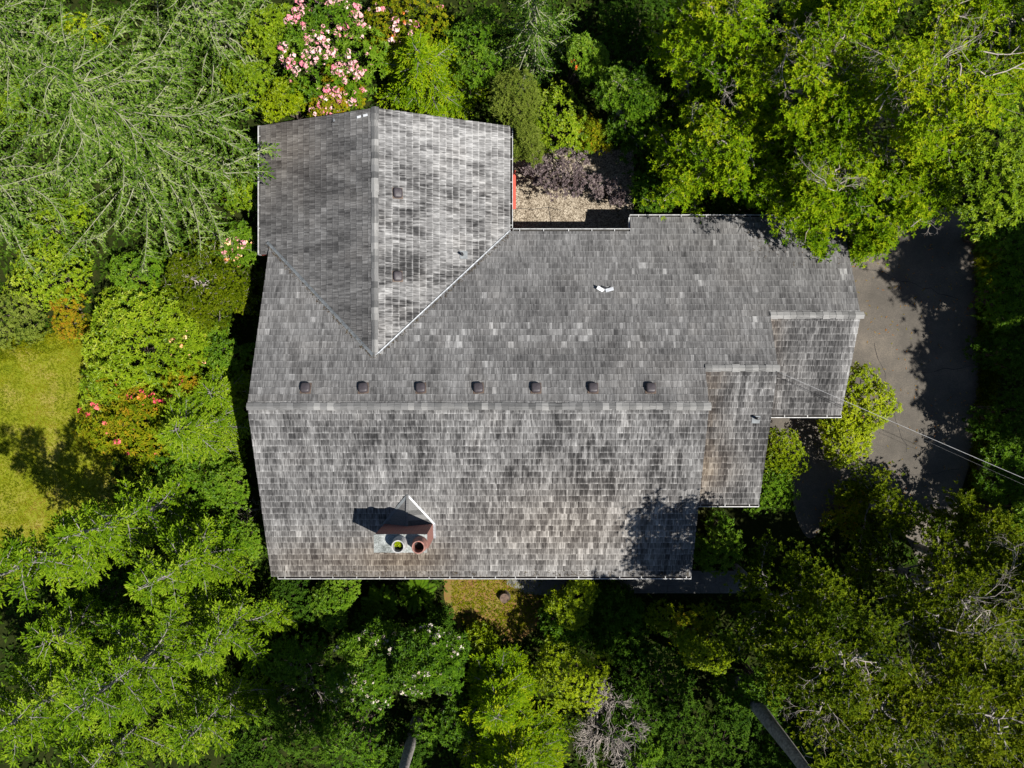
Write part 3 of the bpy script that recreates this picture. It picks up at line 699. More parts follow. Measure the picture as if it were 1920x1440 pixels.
def conifer(rng, h, r, n_br, up=0.15, droop=0.35, zlo=0.1, tw=0.2, tww=0.06, sec=0.2, twsp=0.085, tone0=0.45, trunk_r=0.14, thick=0.02, curl=0.25, power=0.75, hang=0.0, mess=0.0, maxs=1.3, axis_t=0.16):
    """trunk, whorls of flat sprays: branch > side shoots > needled twigs"""
    t = (np.arange(n_br) + 0.5) / n_br; t = zlo + (1 - zlo) * t ** 0.9
    az = np.arange(n_br) * 2.39996 + rng.normal(0, 0.3, n_br)
    Lb = (r * (1 - ((t - zlo) / (1 - zlo))) ** power + 0.25) * rng.uniform(0.62, 1.12, n_br)
    m = 9; s = np.linspace(0, 1, m); cv = rng.normal(0, curl, n_br)
    ang = az[:, None] + cv[:, None] * s[None] ** 1.5
    ca = np.stack([np.cos(ang), np.sin(ang)], -1); step = Lb[:, None, None] / (m - 1)
    xy = np.concatenate([np.zeros((n_br, 1, 2)), np.cumsum(ca[:, 1:] * step, 1)], 1)
    upb = up + rng.normal(0, 0.10, n_br); db = droop * rng.uniform(0.7, 1.3, n_br)
    z = t[:, None] * h + Lb[:, None] * (upb[:, None] * s[None] - db[:, None] * s[None] ** 2 * 0.8 + 0.25 * db[:, None] * s[None] ** 4)
    path = np.concatenate([xy, z[..., None]], -1)
    btone = tone0 + rng.normal(0, 0.09, n_br)
    # side shoots
    cnt = np.maximum(3, (Lb * 0.9 / sec).astype(int)); bi = np.repeat(np.arange(n_br), cnt * 2)
    k = np.concatenate([np.tile(np.arange(c), 2) for c in cnt]); side = np.concatenate([np.repeat([1, -1], c) for c in cnt])
    sp = 0.10 + 0.88 * (k + rng.uniform(0, 1, len(k))) / cnt[bi]; sp = np.clip(sp, 0, 0.995)
    f = sp * (m - 1); i0 = np.clip(f.astype(int), 0, m - 2); fr = (f - i0)[:, None]
    p0 = path[bi, i0] * (1 - fr) + path[bi, i0 + 1] * fr; bd = norm(path[bi, i0 + 1] - path[bi, i0])
    Ls = (0.16 + 0.42 * Lb[bi] * np.sin(np.pi * np.clip(0.15 + sp * 0.8, 0, 1)) ** 0.9 * (1 - 0.45 * sp)) * rng.uniform(0.55, 1.15, len(k))
    Ls = np.where(Ls > maxs, maxs * rng.uniform(0.75, 1.1, len(Ls)), Ls)
    sd = rot_z(bd, side * rng.normal(0.85, 0.17 + mess, len(k))); sd[:, 2] += rng.normal(-0.05 - hang, 0.14, len(k)); sd = norm(sd)
    # add the leading shoot of every branch
    p0 = np.concatenate([p0, path[:, -3]]); sd = np.concatenate([sd, norm(path[:, -1] - path[:, -3])]); Ls = np.concatenate([Ls, np.linalg.norm(path[:, -1] - path[:, -3], axis=1) + 0.12]); bi = np.concatenate([bi, np.arange(n_br)])
    # twigs on the side shoots
    c2 = np.maximum(2, (Ls / twsp).astype(int)); si = np.repeat(np.arange(len(Ls)), c2 * 2)
    k2 = np.concatenate([np.tile(np.arange(c), 2) for c in c2]); s2 = np.concatenate([np.repeat([1, -1], c) for c in c2])
    q = (k2 + rng.uniform(0.1, 0.9, len(k2))) / c2[si]
    pb = p0[si] + sd[si] * (Ls[si] * q)[:, None]; pb[:, 2] -= 0.15 * Ls[si] * q ** 2
    td = rot_z(sd[si], s2 * rng.normal(0.72, 0.2 + mess, len(k2))); td[:, 2] += rng.normal(0.02 - hang, 0.2, len(k2))
    tl = tw * (1.1 - 0.5 * q) * rng.uniform(0.7, 1.2, len(k2))
    nt_ = 0.35 + mess * 0.7; N = np.stack([rng.normal(0, nt_, len(k2)), rng.normal(0, nt_, len(k2)), np.ones(len(k2))], -1)
    V, F = leaves(pb, td, N, tl, tww * rng.uniform(0.8, 1.25, len(k2)), 0.3, 0.06 + hang * 0.4)
    shoot_tone = btone[bi] + rng.normal(0, 0.07, len(bi))
    T1 = shoot_tone[si] + axis_t * (q - 0.4) + rng.normal(0, 0.10 + 0.12 * mess, len(k2))
    parts = [(V, F, np.repeat(T1, 4))]
    # tips
    tp = p0 + sd * (Ls * 0.95)[:, None]; tp[:, 2] -= 0.14 * Ls
    V, F = leaves(tp, sd, np.tile([[0, 0, 1.0]], (len(tp), 1)), tw * 0.9, tww, 0.3, 0.0)
    parts.append((V, F, np.repeat(shoot_tone + axis_t, 4)))
    tr = np.stack([np.array([0, 0, a * h]) for a in np.linspace(0, 1, 8)])[None] + np.concatenate([rng.normal(0, 0.03, (1, 8, 2)), np.zeros((1, 8, 1))], -1)
    wood = [tubes_np(tr, trunk_r, 0.015, 8), tubes_np(path, thick * (0.5 + Lb / r), 0.005, 4)]
    big = Ls > 0.35; e = p0[big] + sd[big] * Ls[big][:, None] * 0.85; e[:, 2] -= 0.1 * Ls[big]
    wood.append(tubes_np(np.stack([p0[big], e], 1), thick * 0.45, 0.003, 3))
    return join(parts), jq(wood)

def tufted(rng, h, r, n_limb, n_sub, n_sh, k=8, L=0.13, W=0.035, elev=0.5, zlo=0.35, flat=0.55, tone0=0.53, trunk_r=0.16, pad=0.32, thick=0.03, asym=(0, 0)):
    """trunk > limbs > twigs carrying tufts; open, uneven crown"""
    az = np.arange(n_limb) * 2.39996 + rng.normal(0, 0.45, n_limb); t = rng.uniform(0, 1, n_limb) ** 0.8
    rr = r * np.sqrt(np.clip(1 - (t * 0.92) ** 2, 0.06, 1)) * rng.uniform(0.5, 1.12, n_limb)
    ze = h * (zlo + (1 - zlo) * t) + rng.normal(0, 0.15, n_limb); zs = np.maximum(0.25 * h, ze - rr * rng.uniform(0.15, 0.6, n_limb))
    m = 7; s = np.linspace(0, 1, m)[None]
    ang = az[:, None] + rng.normal(0, 0.3, (n_limb, 1)) * s
    xy = np.stack([np.cos(ang), np.sin(ang)], -1) * (rr[:, None] * s)[..., None] + np.array(asym)[None, None] * (t[:, None] * s)[..., None]
    z = zs[:, None] + (ze - zs)[:, None] * s ** 1.3
    path = np.concatenate([xy, z[..., None]], -1); path[:, 1:] += rng.normal(0, 0.05 * r / 3, path[:, 1:].shape)
    li = np.repeat(np.arange(n_limb), n_sub); sp = rng.uniform(0.25, 1.0, len(li)); f = sp * (m - 1); i0 = np.clip(f.astype(int), 0, m - 2); fr = (f - i0)[:, None]
    p0 = path[li, i0] * (1 - fr) + path[li, i0 + 1] * fr; d = norm(path[li, i0 + 1] - path[li, i0])
    d2 = rot_z(d, rng.normal(0, 0.85, len(li))); d2[:, 2] = d2[:, 2] * 0.5 + rng.normal(0.22, 0.25, len(li)); d2 = norm(d2)
    Ls = r * rng.uniform(0.14, 0.34, len(li)) * (1.15 - 0.5 * sp); p1 = p0 + d2 * Ls[:, None]
    ltone = tone0 + rng.normal(0, 0.10, n_limb); stone = ltone[li] + rng.normal(0, 0.08, len(li))
    si = np.repeat(np.arange(len(li)), n_sh); q = rng.uniform(0.25, 1.1, len(si))[:, None]
    off = rng.normal(0, 1, (len(si), 3)) * np.array([pad, pad, pad * flat * 0.7]) * 0.55
    pb = p0[si] * (1 - q) + p1[si] * q + off
    A = norm(d2[si] * 0.5 + np.array([0, 0, 0.75]) + off * 0.6)
    C = rosettes(rng, pb, A, k, L, W, elev, stone[si] + rng.normal(0, 0.07, len(si)))
    tr = np.stack([np.array([0, 0, a * h * 0.85]) for a in np.linspace(0, 1, 7)])[None] + np.concatenate([rng.normal(0, 0.02, (1, 7, 2)), np.zeros((1, 7, 1))], -1)
    tr[0, :, :2] += np.linspace(0, 1, 7)[:, None] * np.array(asym)[None] * 0.4
    mid = (p0 + p1) / 2 + rng.normal(0, 0.04, p0.shape)
    wood = jq([tubes_np(tr, trunk_r, trunk_r * 0.3, 8), tubes_np(path, thick * (0.6 + rr / r), 0.008, 5), tubes_np(np.stack([p0, mid, p1], 1), thick * 0.4, 0.004, 3)])
    return C, wood

def shrub(rng, rx, ry, h, lobes, n, k=7, L=0.13, W=0.045, elev=0.35, tone0=0.45, rough=0.19, inner=0.12, lr=(0.32, 0.52), ltone=0.08):
    """several leafy domes of unequal size; shoots on their outside, each a whorl of leaves"""
    R_ = (rx + ry) / 2
    a = rng.uniform(0, 6.28, lobes); d = np.sqrt(rng.uniform(0, 1, lobes)) * 0.68; d[0] = 0.1
    lrad = R_ * rng.uniform(lr[0], lr[1], lobes); lrad = np.minimum(lrad, h * 0.62)
    c = np.stack([np.cos(a) * d * rx, np.sin(a) * d * ry, h - lrad - (d ** 2) * h * 0.45 * rng.uniform(0.4, 1.3, lobes)], -1); c[:, 2] = np.maximum(c[:, 2], lrad * 0.35)
    w = lrad ** 2; li = rng.choice(lobes, int(n * 1.7), p=w / w.sum())
    dr = norm(rng.normal(0, 1, (len(li), 3))); dr[:, 2] = np.where(dr[:, 2] < -0.25, -dr[:, 2], dr[:, 2])
    bump = 1 + rough * (vnoise(dr[:, 0] * 4 + li * 7.3, dr[:, 1] * 4 + dr[:, 2] * 3, 5) - 0.5) * 4
    rad = lrad[li] * bump * np.where(rng.uniform(0, 1, len(li)) < inner, rng.uniform(0.5, 0.9, len(li)), rng.uniform(0.93, 1.05, len(li)))
    pb = c[li] + dr * rad[:, None]
    dist = np.linalg.norm(pb[:, None] - c[None], axis=-1) / lrad[None]; dist[np.arange(len(li)), li] = 9
    keep = (dist.min(1) > 0.82) & (pb[:, 2] > 0.05); pb, dr, li = pb[keep][:n], dr[keep][:n], li[keep][:n]
    A = norm(dr + np.array([0, 0, 0.6]))
    lt = tone0 + rng.normal(0, ltone, lobes)
    C = rosettes(rng, pb, A, k, L, W, elev, lt[li] + rng.normal(0, 0.09, len(li)))
    base = np.zeros((lobes, 1, 3)); base[:, 0, :2] = rng.normal(0, 0.08 * R_, (lobes, 2)); mid = (base[:, 0] + c) / 2 + rng.normal(0, 0.06 * R_, c.shape)
    st = np.stack([base[:, 0], mid, c], 1); wood = [tubes_np(st, 0.045, 0.015, 5)]
    j = rng.choice(len(pb), min(len(pb), 40)); wood.append(tubes_np(np.stack([c[li[j]], pb[j] - dr[j] * 0.03], 1), 0.012, 0.004, 3))
    return C, jq(wood), (pb, A)

def twiggy(rng, n0, L0, rad, depth=4, up=0.6, spread=0.6, lean=(0, 0), z0=0.0, nchild=3):
    """bare branching"""
    d = norm(np.stack([rng.normal(0, spread, n0) + lean[0], rng.normal(0, spread, n0) + lean[1], np.abs(rng.normal(up, 0.2, n0))], -1))
    p = np.zeros((n0, 3)); p[:, 2] = z0; Ls = L0 * rng.uniform(0.7, 1.2, n0); r = np.full(n0, rad); wood = []
    for lv in range(depth):
        bend = norm(d + rng.normal(0, 0.25, d.shape)); mid = p + d * (Ls * 0.5)[:, None]; e = mid + bend * (Ls * 0.5)[:, None]
        wood.append(tubes_np(np.stack([p, mid, e], 1), r, r * 0.62, 5 if lv < 2 else 3))
        i = np.repeat(np.arange(len(p)), nchild); fr = rng.uniform(0.35, 1.0, len(i))[:, None]; fr[::nchild] = 1.0
        p2 = np.where(fr < 0.5, p[i] + (mid[i] - p[i]) * fr * 2, mid[i] + (e[i] - mid[i]) * (fr - 0.5) * 2)
        d = norm(bend[i] + rng.normal(0, 0.55, (len(i), 3)) * np.array([1, 1, 0.7])); Ls = Ls[i] * rng.uniform(0.5, 0.8, len(i)); r = r[i] * 0.58; p = p2
    return jq(wood)

def petal_mesh(name, mat, size, seed):
    rng = np.random.default_rng(seed); n = 7
    dr = norm(np.stack([rng.normal(0, 1, n), rng.normal(0, 1, n), np.abs(rng.normal(0.6, 0.5, n)) + 0.1], -1))
    V, F, T = rosettes(rng, dr * size * 0.38, dr, 5, size * 0.42, size * 0.34, 0.35, np.full(n, 0.5), 0.1, 0.15, 0.0, 0.25)
    return mesh_np(name, V, F, mat, {'tone': T})
BLOS = {k: [petal_mesh('blossom', PM[k], s, i + 3) for i in range(3)] for k, s in (('pink', 0.19), ('red', 0.17), ('white', 0.13), ('peach', 0.16), ('orange', 0.15))}
def bloom(root, rng, pts, axes, colour, n, where=None):
    idx = np.arange(len(pts))
    top = axes[:, 2] > 0.35
    if where is not None: top &= where(pts)
    idx = idx[top]; rng.shuffle(idx)
    # flowers gather in loose drifts
    key = vnoise(pts[idx, 0] * 1.7 + 11, pts[idx, 1] * 1.7 + 5, 17) * (1.0 if n > 60 else 0.3) + rng.uniform(0, 0.5, len(idx)); idx = idx[np.argsort(-key)]
    got = []
    for i in idx:
        if len(got) >= n: break
        if not got or np.min(np.sum((pts[got] - pts[i]) ** 2, 1)) > 0.02: got.append(i)
    idx = got
    for i in idx:
        o = bpy.data.objects.new('blossom', BLOS[colour][int(rng.integers(3))]); o.location = pts[i] + axes[i] * float(rng.uniform(-0.02, 0.07)); s = float(rng.uniform(0.5, 1.3)); o.scale = (s, s, s)
        o.rotation_euler = (float(rng.normal(0, 0.3)), float(rng.normal(0, 0.3)), float(rng.uniform(0, 6.28))); link(o, root)

def plant(name, cat, label, px, py, zc, crown, wood, mat, bark, group=None, part=('crown', 'trunk'), rz=0.0):
    x, y, _ = P(px, py, zc); root = thing(name, label, cat, (x, y, 0), rz, group)
    if crown is not None:
        V, F, T = crown; TRI[0] += len(F)
        link(bpy.data.objects.new(part[0], mesh_np(part[0], V, F, mat, {'tone': T})), root, kind='stuff')
    if wood is not None:
        V, F = wood; TRI[0] += 2 * len(F)
        link(bpy.data.objects.new(part[1], mesh_np(part[1], V, F, bark, smooth=True)), root)
    return root

# ------------------------------------------------------------------ plants: the individuals
SEED = [100]
def nrng(): SEED[0] += 1; return np.random.default_rng(SEED[0])
def px2m(rpx, zc): return rpx * (HC - zc) / FP
def Conifer(label, px, py, rpx, h, n_br=70, mat='fir', bark='bark_grey', zf=0.4, name='fir_tree', group=None, cat='tree', **kw):
    g = nrng(); zc = h * zf; c, w_ = conifer(g, h, px2m(rpx, zc), n_br, **kw)
    return plant(name, cat, label, px, py, zc, c, w_, LM[mat], M[bark], group)
def Tufted(label, px, py, rpx, h, n_limb=40, n_sub=11, n_sh=9, mat='pine', bark='bark_pale', zf=0.7, name='pine_tree', group=None, dead=0, cat='tree', **kw):
    g = nrng(); zc = h * zf; r = px2m(rpx, zc); c, w_ = tufted(g, h, r, n_limb, n_sub, n_sh, **kw)
    root = plant(name, cat, label, px, py, zc, c, w_, LM[mat], M[bark], group)
    for i in range(dead):
        V, F = twiggy(g, 1, min(1.1, r * 0.30), 0.022, 5, 0.25, 1.0, nchild=3); TRI[0] += 2 * len(F)
        a = g.uniform(0, 6.28); d = r * g.uniform(0.15, 0.75)
        V = V + np.array([math.cos(a) * d, math.sin(a) * d, h * (0.93 - 0.3 * (d / r) ** 2)])
        link(bpy.data.objects.new('dead_branch', mesh_np('dead_branch', V, F, M['deadwood'], smooth=True)), root)
    return root
def Shrub(label, px, py, rpx, h, n=700, lobes=9, mat='green', zf=0.75, name='shrub', blooms=None, asp=1.0, group=None, cat='shrub', where=None, **kw):
    g = nrng(); zc = h * zf; r = px2m(rpx, zc); c, w_, (pb, A) = shrub(g, r, r * asp, h, lobes, n, **kw)
    root = plant(name, cat, label, px, py, zc, c, w_, LM[mat], M['bark_dark'], group, ('foliage', 'stem'))
    if blooms:
        for col, nb in blooms: bloom(root, g, pb, A, col, nb, where)
    return root

SPR = dict(mat='spruce', bark='bark_silver', name='spruce_tree', tw=0.145, tww=0.058, up=0.16, droop=0.44, sec=0.23, twsp=0.085, curl=0.85, thick=0.026, hang=0.22, zlo=0.05, tone0=0.55, mess=0.45, power=0.85, maxs=0.70, axis_t=-0.30)
huge = Conifer('huge silvery spruce with long drooping branches reaching over the wing roof edge', 258, 240, 365, 9.0, 122, **SPR)
for bxp, byp, bz, rz, rr_ in ((432, 315, 3.9, 0.25, 3.3), (430, 330, 3.6, -0.25, 3.4)):      # the two boughs that lie over the wing's eave
    g = nrng(); c_, w2 = conifer(g, 0.6, rr_, 1, **{**{k: v for k, v in SPR.items() if k not in ('mat', 'bark', 'name')}, 'trunk_r': 0.02, 'curl': 0.1, 'up': 0.1, 'droop': 0.25, 'sec': 0.14})
    bx_ = Vector(P(bxp, byp, bz)) - huge.location
    bo = link(bpy.data.objects.new('bough', mesh_np('bough', c_[0], c_[1], LM['spruce'], {'tone': c_[2]})), huge, kind='stuff'); bo.location = bx_; bo.rotation_euler = (0, 0, rz)
    bw = link(bpy.data.objects.new('branch', mesh_np('branch', w2[0], w2[1], M['bark_silver'], smooth=True)), huge); bw.location = bx_; bw.rotation_euler = (0, 0, rz)
Conifer('silvery spruce in the top left corner of the picture', 20, 60, 250, 7.5, 66, **SPR)
Conifer('smaller silvery spruce between the huge spruce and the pink rhododendron', 405, 55, 165, 6.0, 50, **SPR)
Conifer('silvery spruce at the left picture edge above the lawn', -10, 330, 210, 6.5, 56, **SPR)
for px, py, r, h, mt, lab in ((470, 150, 60, 2.2, 'rhodo', 'bright green bush between the small spruce and the wing corner'), (455, 350, 55, 2.0, 'rhodo', 'bright green bush beside the wing gutter under the spruce boughs'), (110, 425, 70, 1.6, 'rhodo', 'bright green bush under the lowest boughs of the huge spruce'), (150, 70, 60, 2.4, 'bright', 'yellow green bush showing between the spruces at the top left'), (40, 200, 60, 2.4, 'rhodo', 'green bush showing between the spruces at the left edge')):
    Shrub(lab, px, py, r, h, 520, 8, mt, k=6, L=0.12, W=0.05, tone0=0.45)
Conifer('narrow pale spruce beyond the patio, left of the orange blossom', 1000, 70, 95, 7.0, 60, **{**SPR, 'tone0': 0.42})

FIR = dict(tw=0.20, tww=0.056, up=0.42, droop=0.22, sec=0.15, twsp=0.075, curl=0.35, thick=0.02, zlo=0.12, tone0=0.44, power=0.62, zf=0.6, mess=0.12)
Conifer('young fir standing alone at the shaded lower end of the lawn', 100, 1040, 104, 10.5, 46, **FIR)
Conifer('fir beside the lower left roof corner', 345, 1060, 102, 7.5, 36, **FIR)
Conifer('fir in the middle of the lower left group, tallest of them', 250, 1250, 128, 9.0, 42, **FIR)
Conifer('fir nearest the chimney among the lower left group', 425, 1185, 92, 6.0, 32, **FIR)
Conifer('fir at the left picture edge in the lower left group', 60, 1330, 110, 7.5, 36, **FIR)
Conifer('fir at the bottom edge of the lower left group', 390, 1345, 92, 5.5, 30, **{**FIR, 'tone0': 0.42})
Conifer('small fir tip between the lawn shade and the flowering rhododendron', 232, 972, 66, 8.5, 38, **FIR)
Conifer('fir in the bottom left corner', 170, 1440, 92, 6.0, 30, **{**FIR, 'tone0': 0.44})
Conifer('small fir in the dark hollow of the lower left group', 130, 1180, 75, 4.5, 26, **FIR)

PIN = dict(k=6, L=0.135, W=0.048, elev=0.45, pad=0.36)
PG = 'pines above the garage roof'
Tufted('yellow green pine overhanging the garage roof corner', 1530, 345, 135, 7.0, 46, 12, 10, dead=4, **PIN)
Tufted('yellow green pine with pale dead branches left of centre in the upper right grove', 1500, 170, 150, 8.5, 46, 12, 10, dead=7, bark='bark_pale', **PIN)
Tufted('largest yellow green pine of the upper right grove', 1700, 190, 200, 10.0, 60, 13, 10, dead=9, tone0=0.62, **PIN)
Tufted('yellow green pine between the garage roof and the driveway top', 1680, 375, 105, 6.0, 36, 11, 10, dead=4, **PIN)
Tufted('pine at the top edge right of the dark gap', 1335, 75, 120, 8.0, 38, 11, 9, dead=3, **PIN)
Tufted('pine above the patio-side end of the garage roof', 1330, 290, 115, 6.0, 38, 11, 9, dead=3, tone0=0.56, **PIN)
Tufted('pine in the top right corner', 1850, 80, 150, 9.0, 44, 12, 10, dead=3, tone0=0.5, **PIN)
Shrub('broad leafy tree at the right edge of the upper grove', 1830, 290, 135, 7.5, 2600, 16, 'rhodo', 0.8, name='leafy_tree', cat='tree', k=6, L=0.13, W=0.055, tone0=0.46)
Tufted('pine at the top edge above the largest grove pine', 1590, 20, 110, 8.0, 34, 11, 9, dead=4, **PIN)
Tufted('drooping pine bough tree at the head of the driveway', 1625, 445, 45, 4.0, 16, 9, 9, zf=0.8, **PIN)

OLV = dict(mat='olive', bark='bark_grey', name='cypress_tree', k=6, L=0.115, W=0.05, elev=0.65, pad=0.37)
Tufted('dark olive cypress nearest the lower right roof corner', 1515, 1175, 140, 10.5, 46, 12, 11, dead=5, tone0=0.40, **OLV)
Tufted('dark olive cypress with a dense lower edge above the bare trunk', 1600, 1285, 140, 8.0, 46, 12, 11, dead=3, tone0=0.5, **OLV)
Tufted('olive cypress with grey dead twigs below the driveway end', 1765, 1105, 160, 7.0, 40, 11, 10, dead=9, tone0=0.52, **OLV)
Tufted('large olive cypress in the bottom right corner', 1800, 1300, 210, 9.0, 64, 13, 12, dead=3, tone0=0.60, **OLV)
Tufted('olive cypress at the right picture edge below the driveway', 1880, 1090, 110, 7.5, 34, 11, 11, dead=2, tone0=0.58, **OLV)
Tufted('small olive cypress crown beside the driveway end', 1835, 985, 55, 4.5, 18, 9, 10, tone0=0.6, **OLV)
Tufted('rust tinged young cypress at the lower driveway bend', 1655, 955, 78, 4.0, 18, 9, 9, tone0=0.5, **{**OLV, 'mat': 'olive'})
Shrub('rust tinged bush in front of the lower driveway bend', 1590, 960, 52, 2.0, 420, 7, 'rust', k=6, L=0.12, W=0.045)

# tall neighbours just outside the frame: their shade falls into the picture
OUT = dict(k=6, L=0.26, W=0.10, elev=0.45, pad=0.5)
g = nrng(); TC, TW = tufted(g, 11.0, 2.9, 34, 11, 9, zlo=0.45, trunk_r=0.28, **OUT); TRI[0] += len(TC[1]) + 2 * len(TW[1])
TMC = mesh_np('crown', TC[0], TC[1], LM['olive'], {'tone': TC[2]}); TMW = mesh_np('trunk', TW[0], TW[1], M['bark_grey'], smooth=True)
for i, (x, y, sc, lab) in enumerate(((24.0, 5.5, 1.0, 'tall dark pine beyond the driveway head'), (24.6, 1.3, 1.05, 'tall dark pine beyond the driveway, level with the main ridge'),
        (25.4, -3.0, 1.0, 'tall dark pine beyond the driveway near the cable'), (26.2, -7.4, 1.05, 'tall dark pine beyond the lower driveway bend'),
        (16.8, -18.6, 1.0, 'tall dark pine beyond the bottom right corner'), (12.2, -20.0, 1.0, 'tall dark pine below the thick bare trunk, outside the bottom edge'), (2.8, -18.8, 0.95, 'tall dark pine below the bottom edge near the middle'))):
    t = thing('tall_pine', lab, 'tree', (x, y, 0), i * 1.7, 'tall pines around the plot'); t.scale = (sc, sc, sc)
    link(bpy.data.objects.new('crown', TMC), t, kind='stuff'); link(bpy.data.objects.new('trunk', TMW), t)

# the two bare standing trunks of the lower edge
def trunk_tree(label, x, y, h, r0, crown_r, mat):
    g = nrng(); c, w_ = tufted(g, h, crown_r, 24, 9, 8, k=8, L=0.22, W=0.08, elev=0.45, zlo=0.72, trunk_r=r0, pad=0.5)
    X = 960 + x * FP / HC; Y = 720 - y * FP / HC
    return plant('tall_conifer', 'tree', label, X, Y, 0, c, w_, LM[mat], M['bark_grey'])
trunk_tree('tall conifer with thick bare grey trunk rising at the lower right', 9.6, -12.6, 13.0, 0.33, 2.6, 'olive')
trunk_tree('tall conifer with pale bare trunk at the bottom edge left of centre', -4.0, -14.2, 12.0, 0.25, 2.2, 'olive')

# left garden ------------------------------------------------------------------------------------
RH = dict(k=8, L=0.17, W=0.055, elev=0.3)
Shrub('broad yellow green rhododendron right of the lawn', 265, 640, 118, 2.6, 1500, 13, 'rhodo', name='rhododendron', tone0=0.55, **RH)
Shrub('rhododendron with scattered red flowers at the lawn edge', 235, 800, 100, 2.4, 1200, 12, 'rust', name='rhododendron', blooms=[('red', 48), ('orange', 6)], tone0=0.38, ltone=0.14, **RH)
Shrub('rhododendron along the upper right lawn corner', 195, 715, 72, 2.0, 700, 8, 'rhodo', name='rhododendron', tone0=0.55, **RH)
Shrub('yellow green bush with peach blossoms between olive pine and rhododendron', 350, 625, 70, 2.0, 750, 8, 'rhodo', name='azalea_bush', blooms=[('peach', 22)], tone0=0.50, k=7, L=0.12, W=0.045)
Shrub('rust tinged azalea with red blossoms beside the left gable', 350, 715, 55, 1.7, 480, 6, 'rust', name='azalea_bush', blooms=[('red', 9)], k=7, L=0.12, W=0.045, tone0=0.5)
Shrub('green shrub close to the left gable wall', 425, 650, 55, 1.8, 560, 7, 'green', k=6, L=0.12, W=0.05, tone0=0.55)
Conifer('feathery light green young hemlock beside the left gable', 375, 800, 100, 3.6, 60, mat='fir', name='hemlock', tw=0.14, tww=0.045, up=0.2, droop=0.3, sec=0.12, twsp=0.06, tone0=0.55)
Conifer('small feathery hemlock at the ridge end of the left gable', 420, 735, 55, 2.4, 40, mat='fir', name='hemlock', tw=0.13, tww=0.045, up=0.2, droop=0.3, sec=0.12, twsp=0.06, tone0=0.55)
Tufted('dark olive mountain pine left of the wing valley', 385, 535, 98, 2.8, 46, 13, 9, mat='olive', bark='bark_pale', k=10, L=0.10, W=0.03, elev=0.7, name='mountain_pine', tone0=0.45, pad=0.2, thick=0.02)
Shrub('bush with pink and peach flowers at the wing gutter end', 450, 455, 42, 2.0, 420, 6, 'green', name='azalea_bush', blooms=[('pink', 10), ('peach', 14)], k=6, L=0.12, W=0.045, tone0=0.5)
Shrub('bright green bush under the lowest spruce boughs at left', 95, 520, 85, 1.6, 800, 9, 'rhodo', k=6, L=0.12, W=0.05, tone0=0.55)
Shrub('grey green bush at the left picture edge above the lawn', 10, 590, 60, 1.6, 520, 7, 'willow', k=7, L=0.11, W=0.035, tone0=0.6)
Shrub('rust tipped heather bush above the lawn', 125, 580, 50, 1.2, 420, 6, 'rust', name='heather_bush', k=8, L=0.10, W=0.03, tone0=0.62)
Shrub('green bush between spruce and mountain pine', 235, 520, 75, 2.0, 760, 8, 'green', k=6, L=0.12, W=0.05, tone0=0.6)
Shrub('dark green shrub below the red flowered rhododendron', 330, 900, 85, 2.2, 950, 10, 'green', k=6, L=0.12, W=0.05, tone0=0.40)
Shrub('green shrub against the lower left gable', 425, 895, 62, 2.2, 720, 8, 'green', k=6, L=0.12, W=0.05, tone0=0.55)
Shrub('green shrub by the lower left roof corner', 440, 1010, 62, 2.6, 720, 8, 'green', k=6, L=0.12, W=0.05, tone0=0.5)
g = nrng(); plant('bare_shrub', 'shrub', 'bare reddish twigs beside the lower left gable', 468, 965, 1.2, None, twiggy(g, 7, 0.55, 0.02, 4, 0.7, 0.8, (0.2, 0)), None, M['bark_pale'], part=('crown', 'stem'))

# upper middle -----------------------------------------------------------------------------------
Shrub('large pink flowering rhododendron above the wing roof', 620, 75, 108, 3.2, 1300, 12, 'green', name='rhododendron', blooms=[('pink', 270)], tone0=0.45, where=lambda p: p[:, 0] < 1.6, **RH)
Shrub('rust tinged bush with a few pink blossoms at the wing gable', 625, 178, 62, 2.4, 620, 7, 'rust', name='azalea_bush', blooms=[('pink', 22)], k=7, L=0.12, W=0.045, tone0=0.45)
Shrub('rust and green bush at the top edge right of the pink rhododendron', 765, 45, 85, 2.6, 820, 9, 'rust', name='azalea_bush', blooms=[('orange', 6), ('pink', 46)], k=7, L=0.12, W=0.045, tone0=0.34)
Shrub('yellow green bush at the left corner of the wing gable', 540, 190, 52, 2.4, 640, 7, 'bright', k=6, L=0.11, W=0.045, tone0=0.40)
Shrub('bright green bush at the top edge beside the small spruce', 505, 55, 50, 3.0, 640, 7, 'rhodo', k=7, L=0.13, W=0.045, tone0=0.5)
Conifer('feathery yellow green conifer bush above the wing ridge', 795, 140, 90, 3.6, 66, mat='pine', name='hemlock', tw=0.15, tww=0.05, up=0.25, droop=0.3, sec=0.13, twsp=0.065, tone0=0.5)
Shrub('willowy grey green tree at the upper right wing corner', 968, 185, 60, 3.4, 1300, 10, 'willow', name='willow_tree', cat='tree', k=7, L=0.11, W=0.03, elev=0.5, tone0=0.5)
Shrub('willowy grey green bush hanging over the wing gutter', 990, 262, 38, 3.0, 800, 7, 'willow', name='willow_bush', k=7, L=0.11, W=0.03, elev=0.5, tone0=0.45)
Shrub('green bush at the top edge above the willowy tree', 900, 75, 75, 3.0, 820, 9, 'green', k=6, L=0.12, W=0.05, tone0=0.48)
Shrub('bright green bush with orange blossom beyond the patio', 1080, 105, 55, 3.2, 720, 8, 'green', name='azalea_bush', blooms=[('orange', 5)], k=6, L=0.13, W=0.055, tone0=0.6)
Shrub('yellow green bush above the purple bush', 1050, 225, 75, 2.6, 900, 9, 'rhodo', k=6, L=0.12, W=0.05, tone0=0.52)
Shrub('rust tinged bush above the purple bush at right', 1110, 255, 45, 2.0, 420, 6, 'rust', k=6, L=0.12, W=0.045, tone0=0.4)
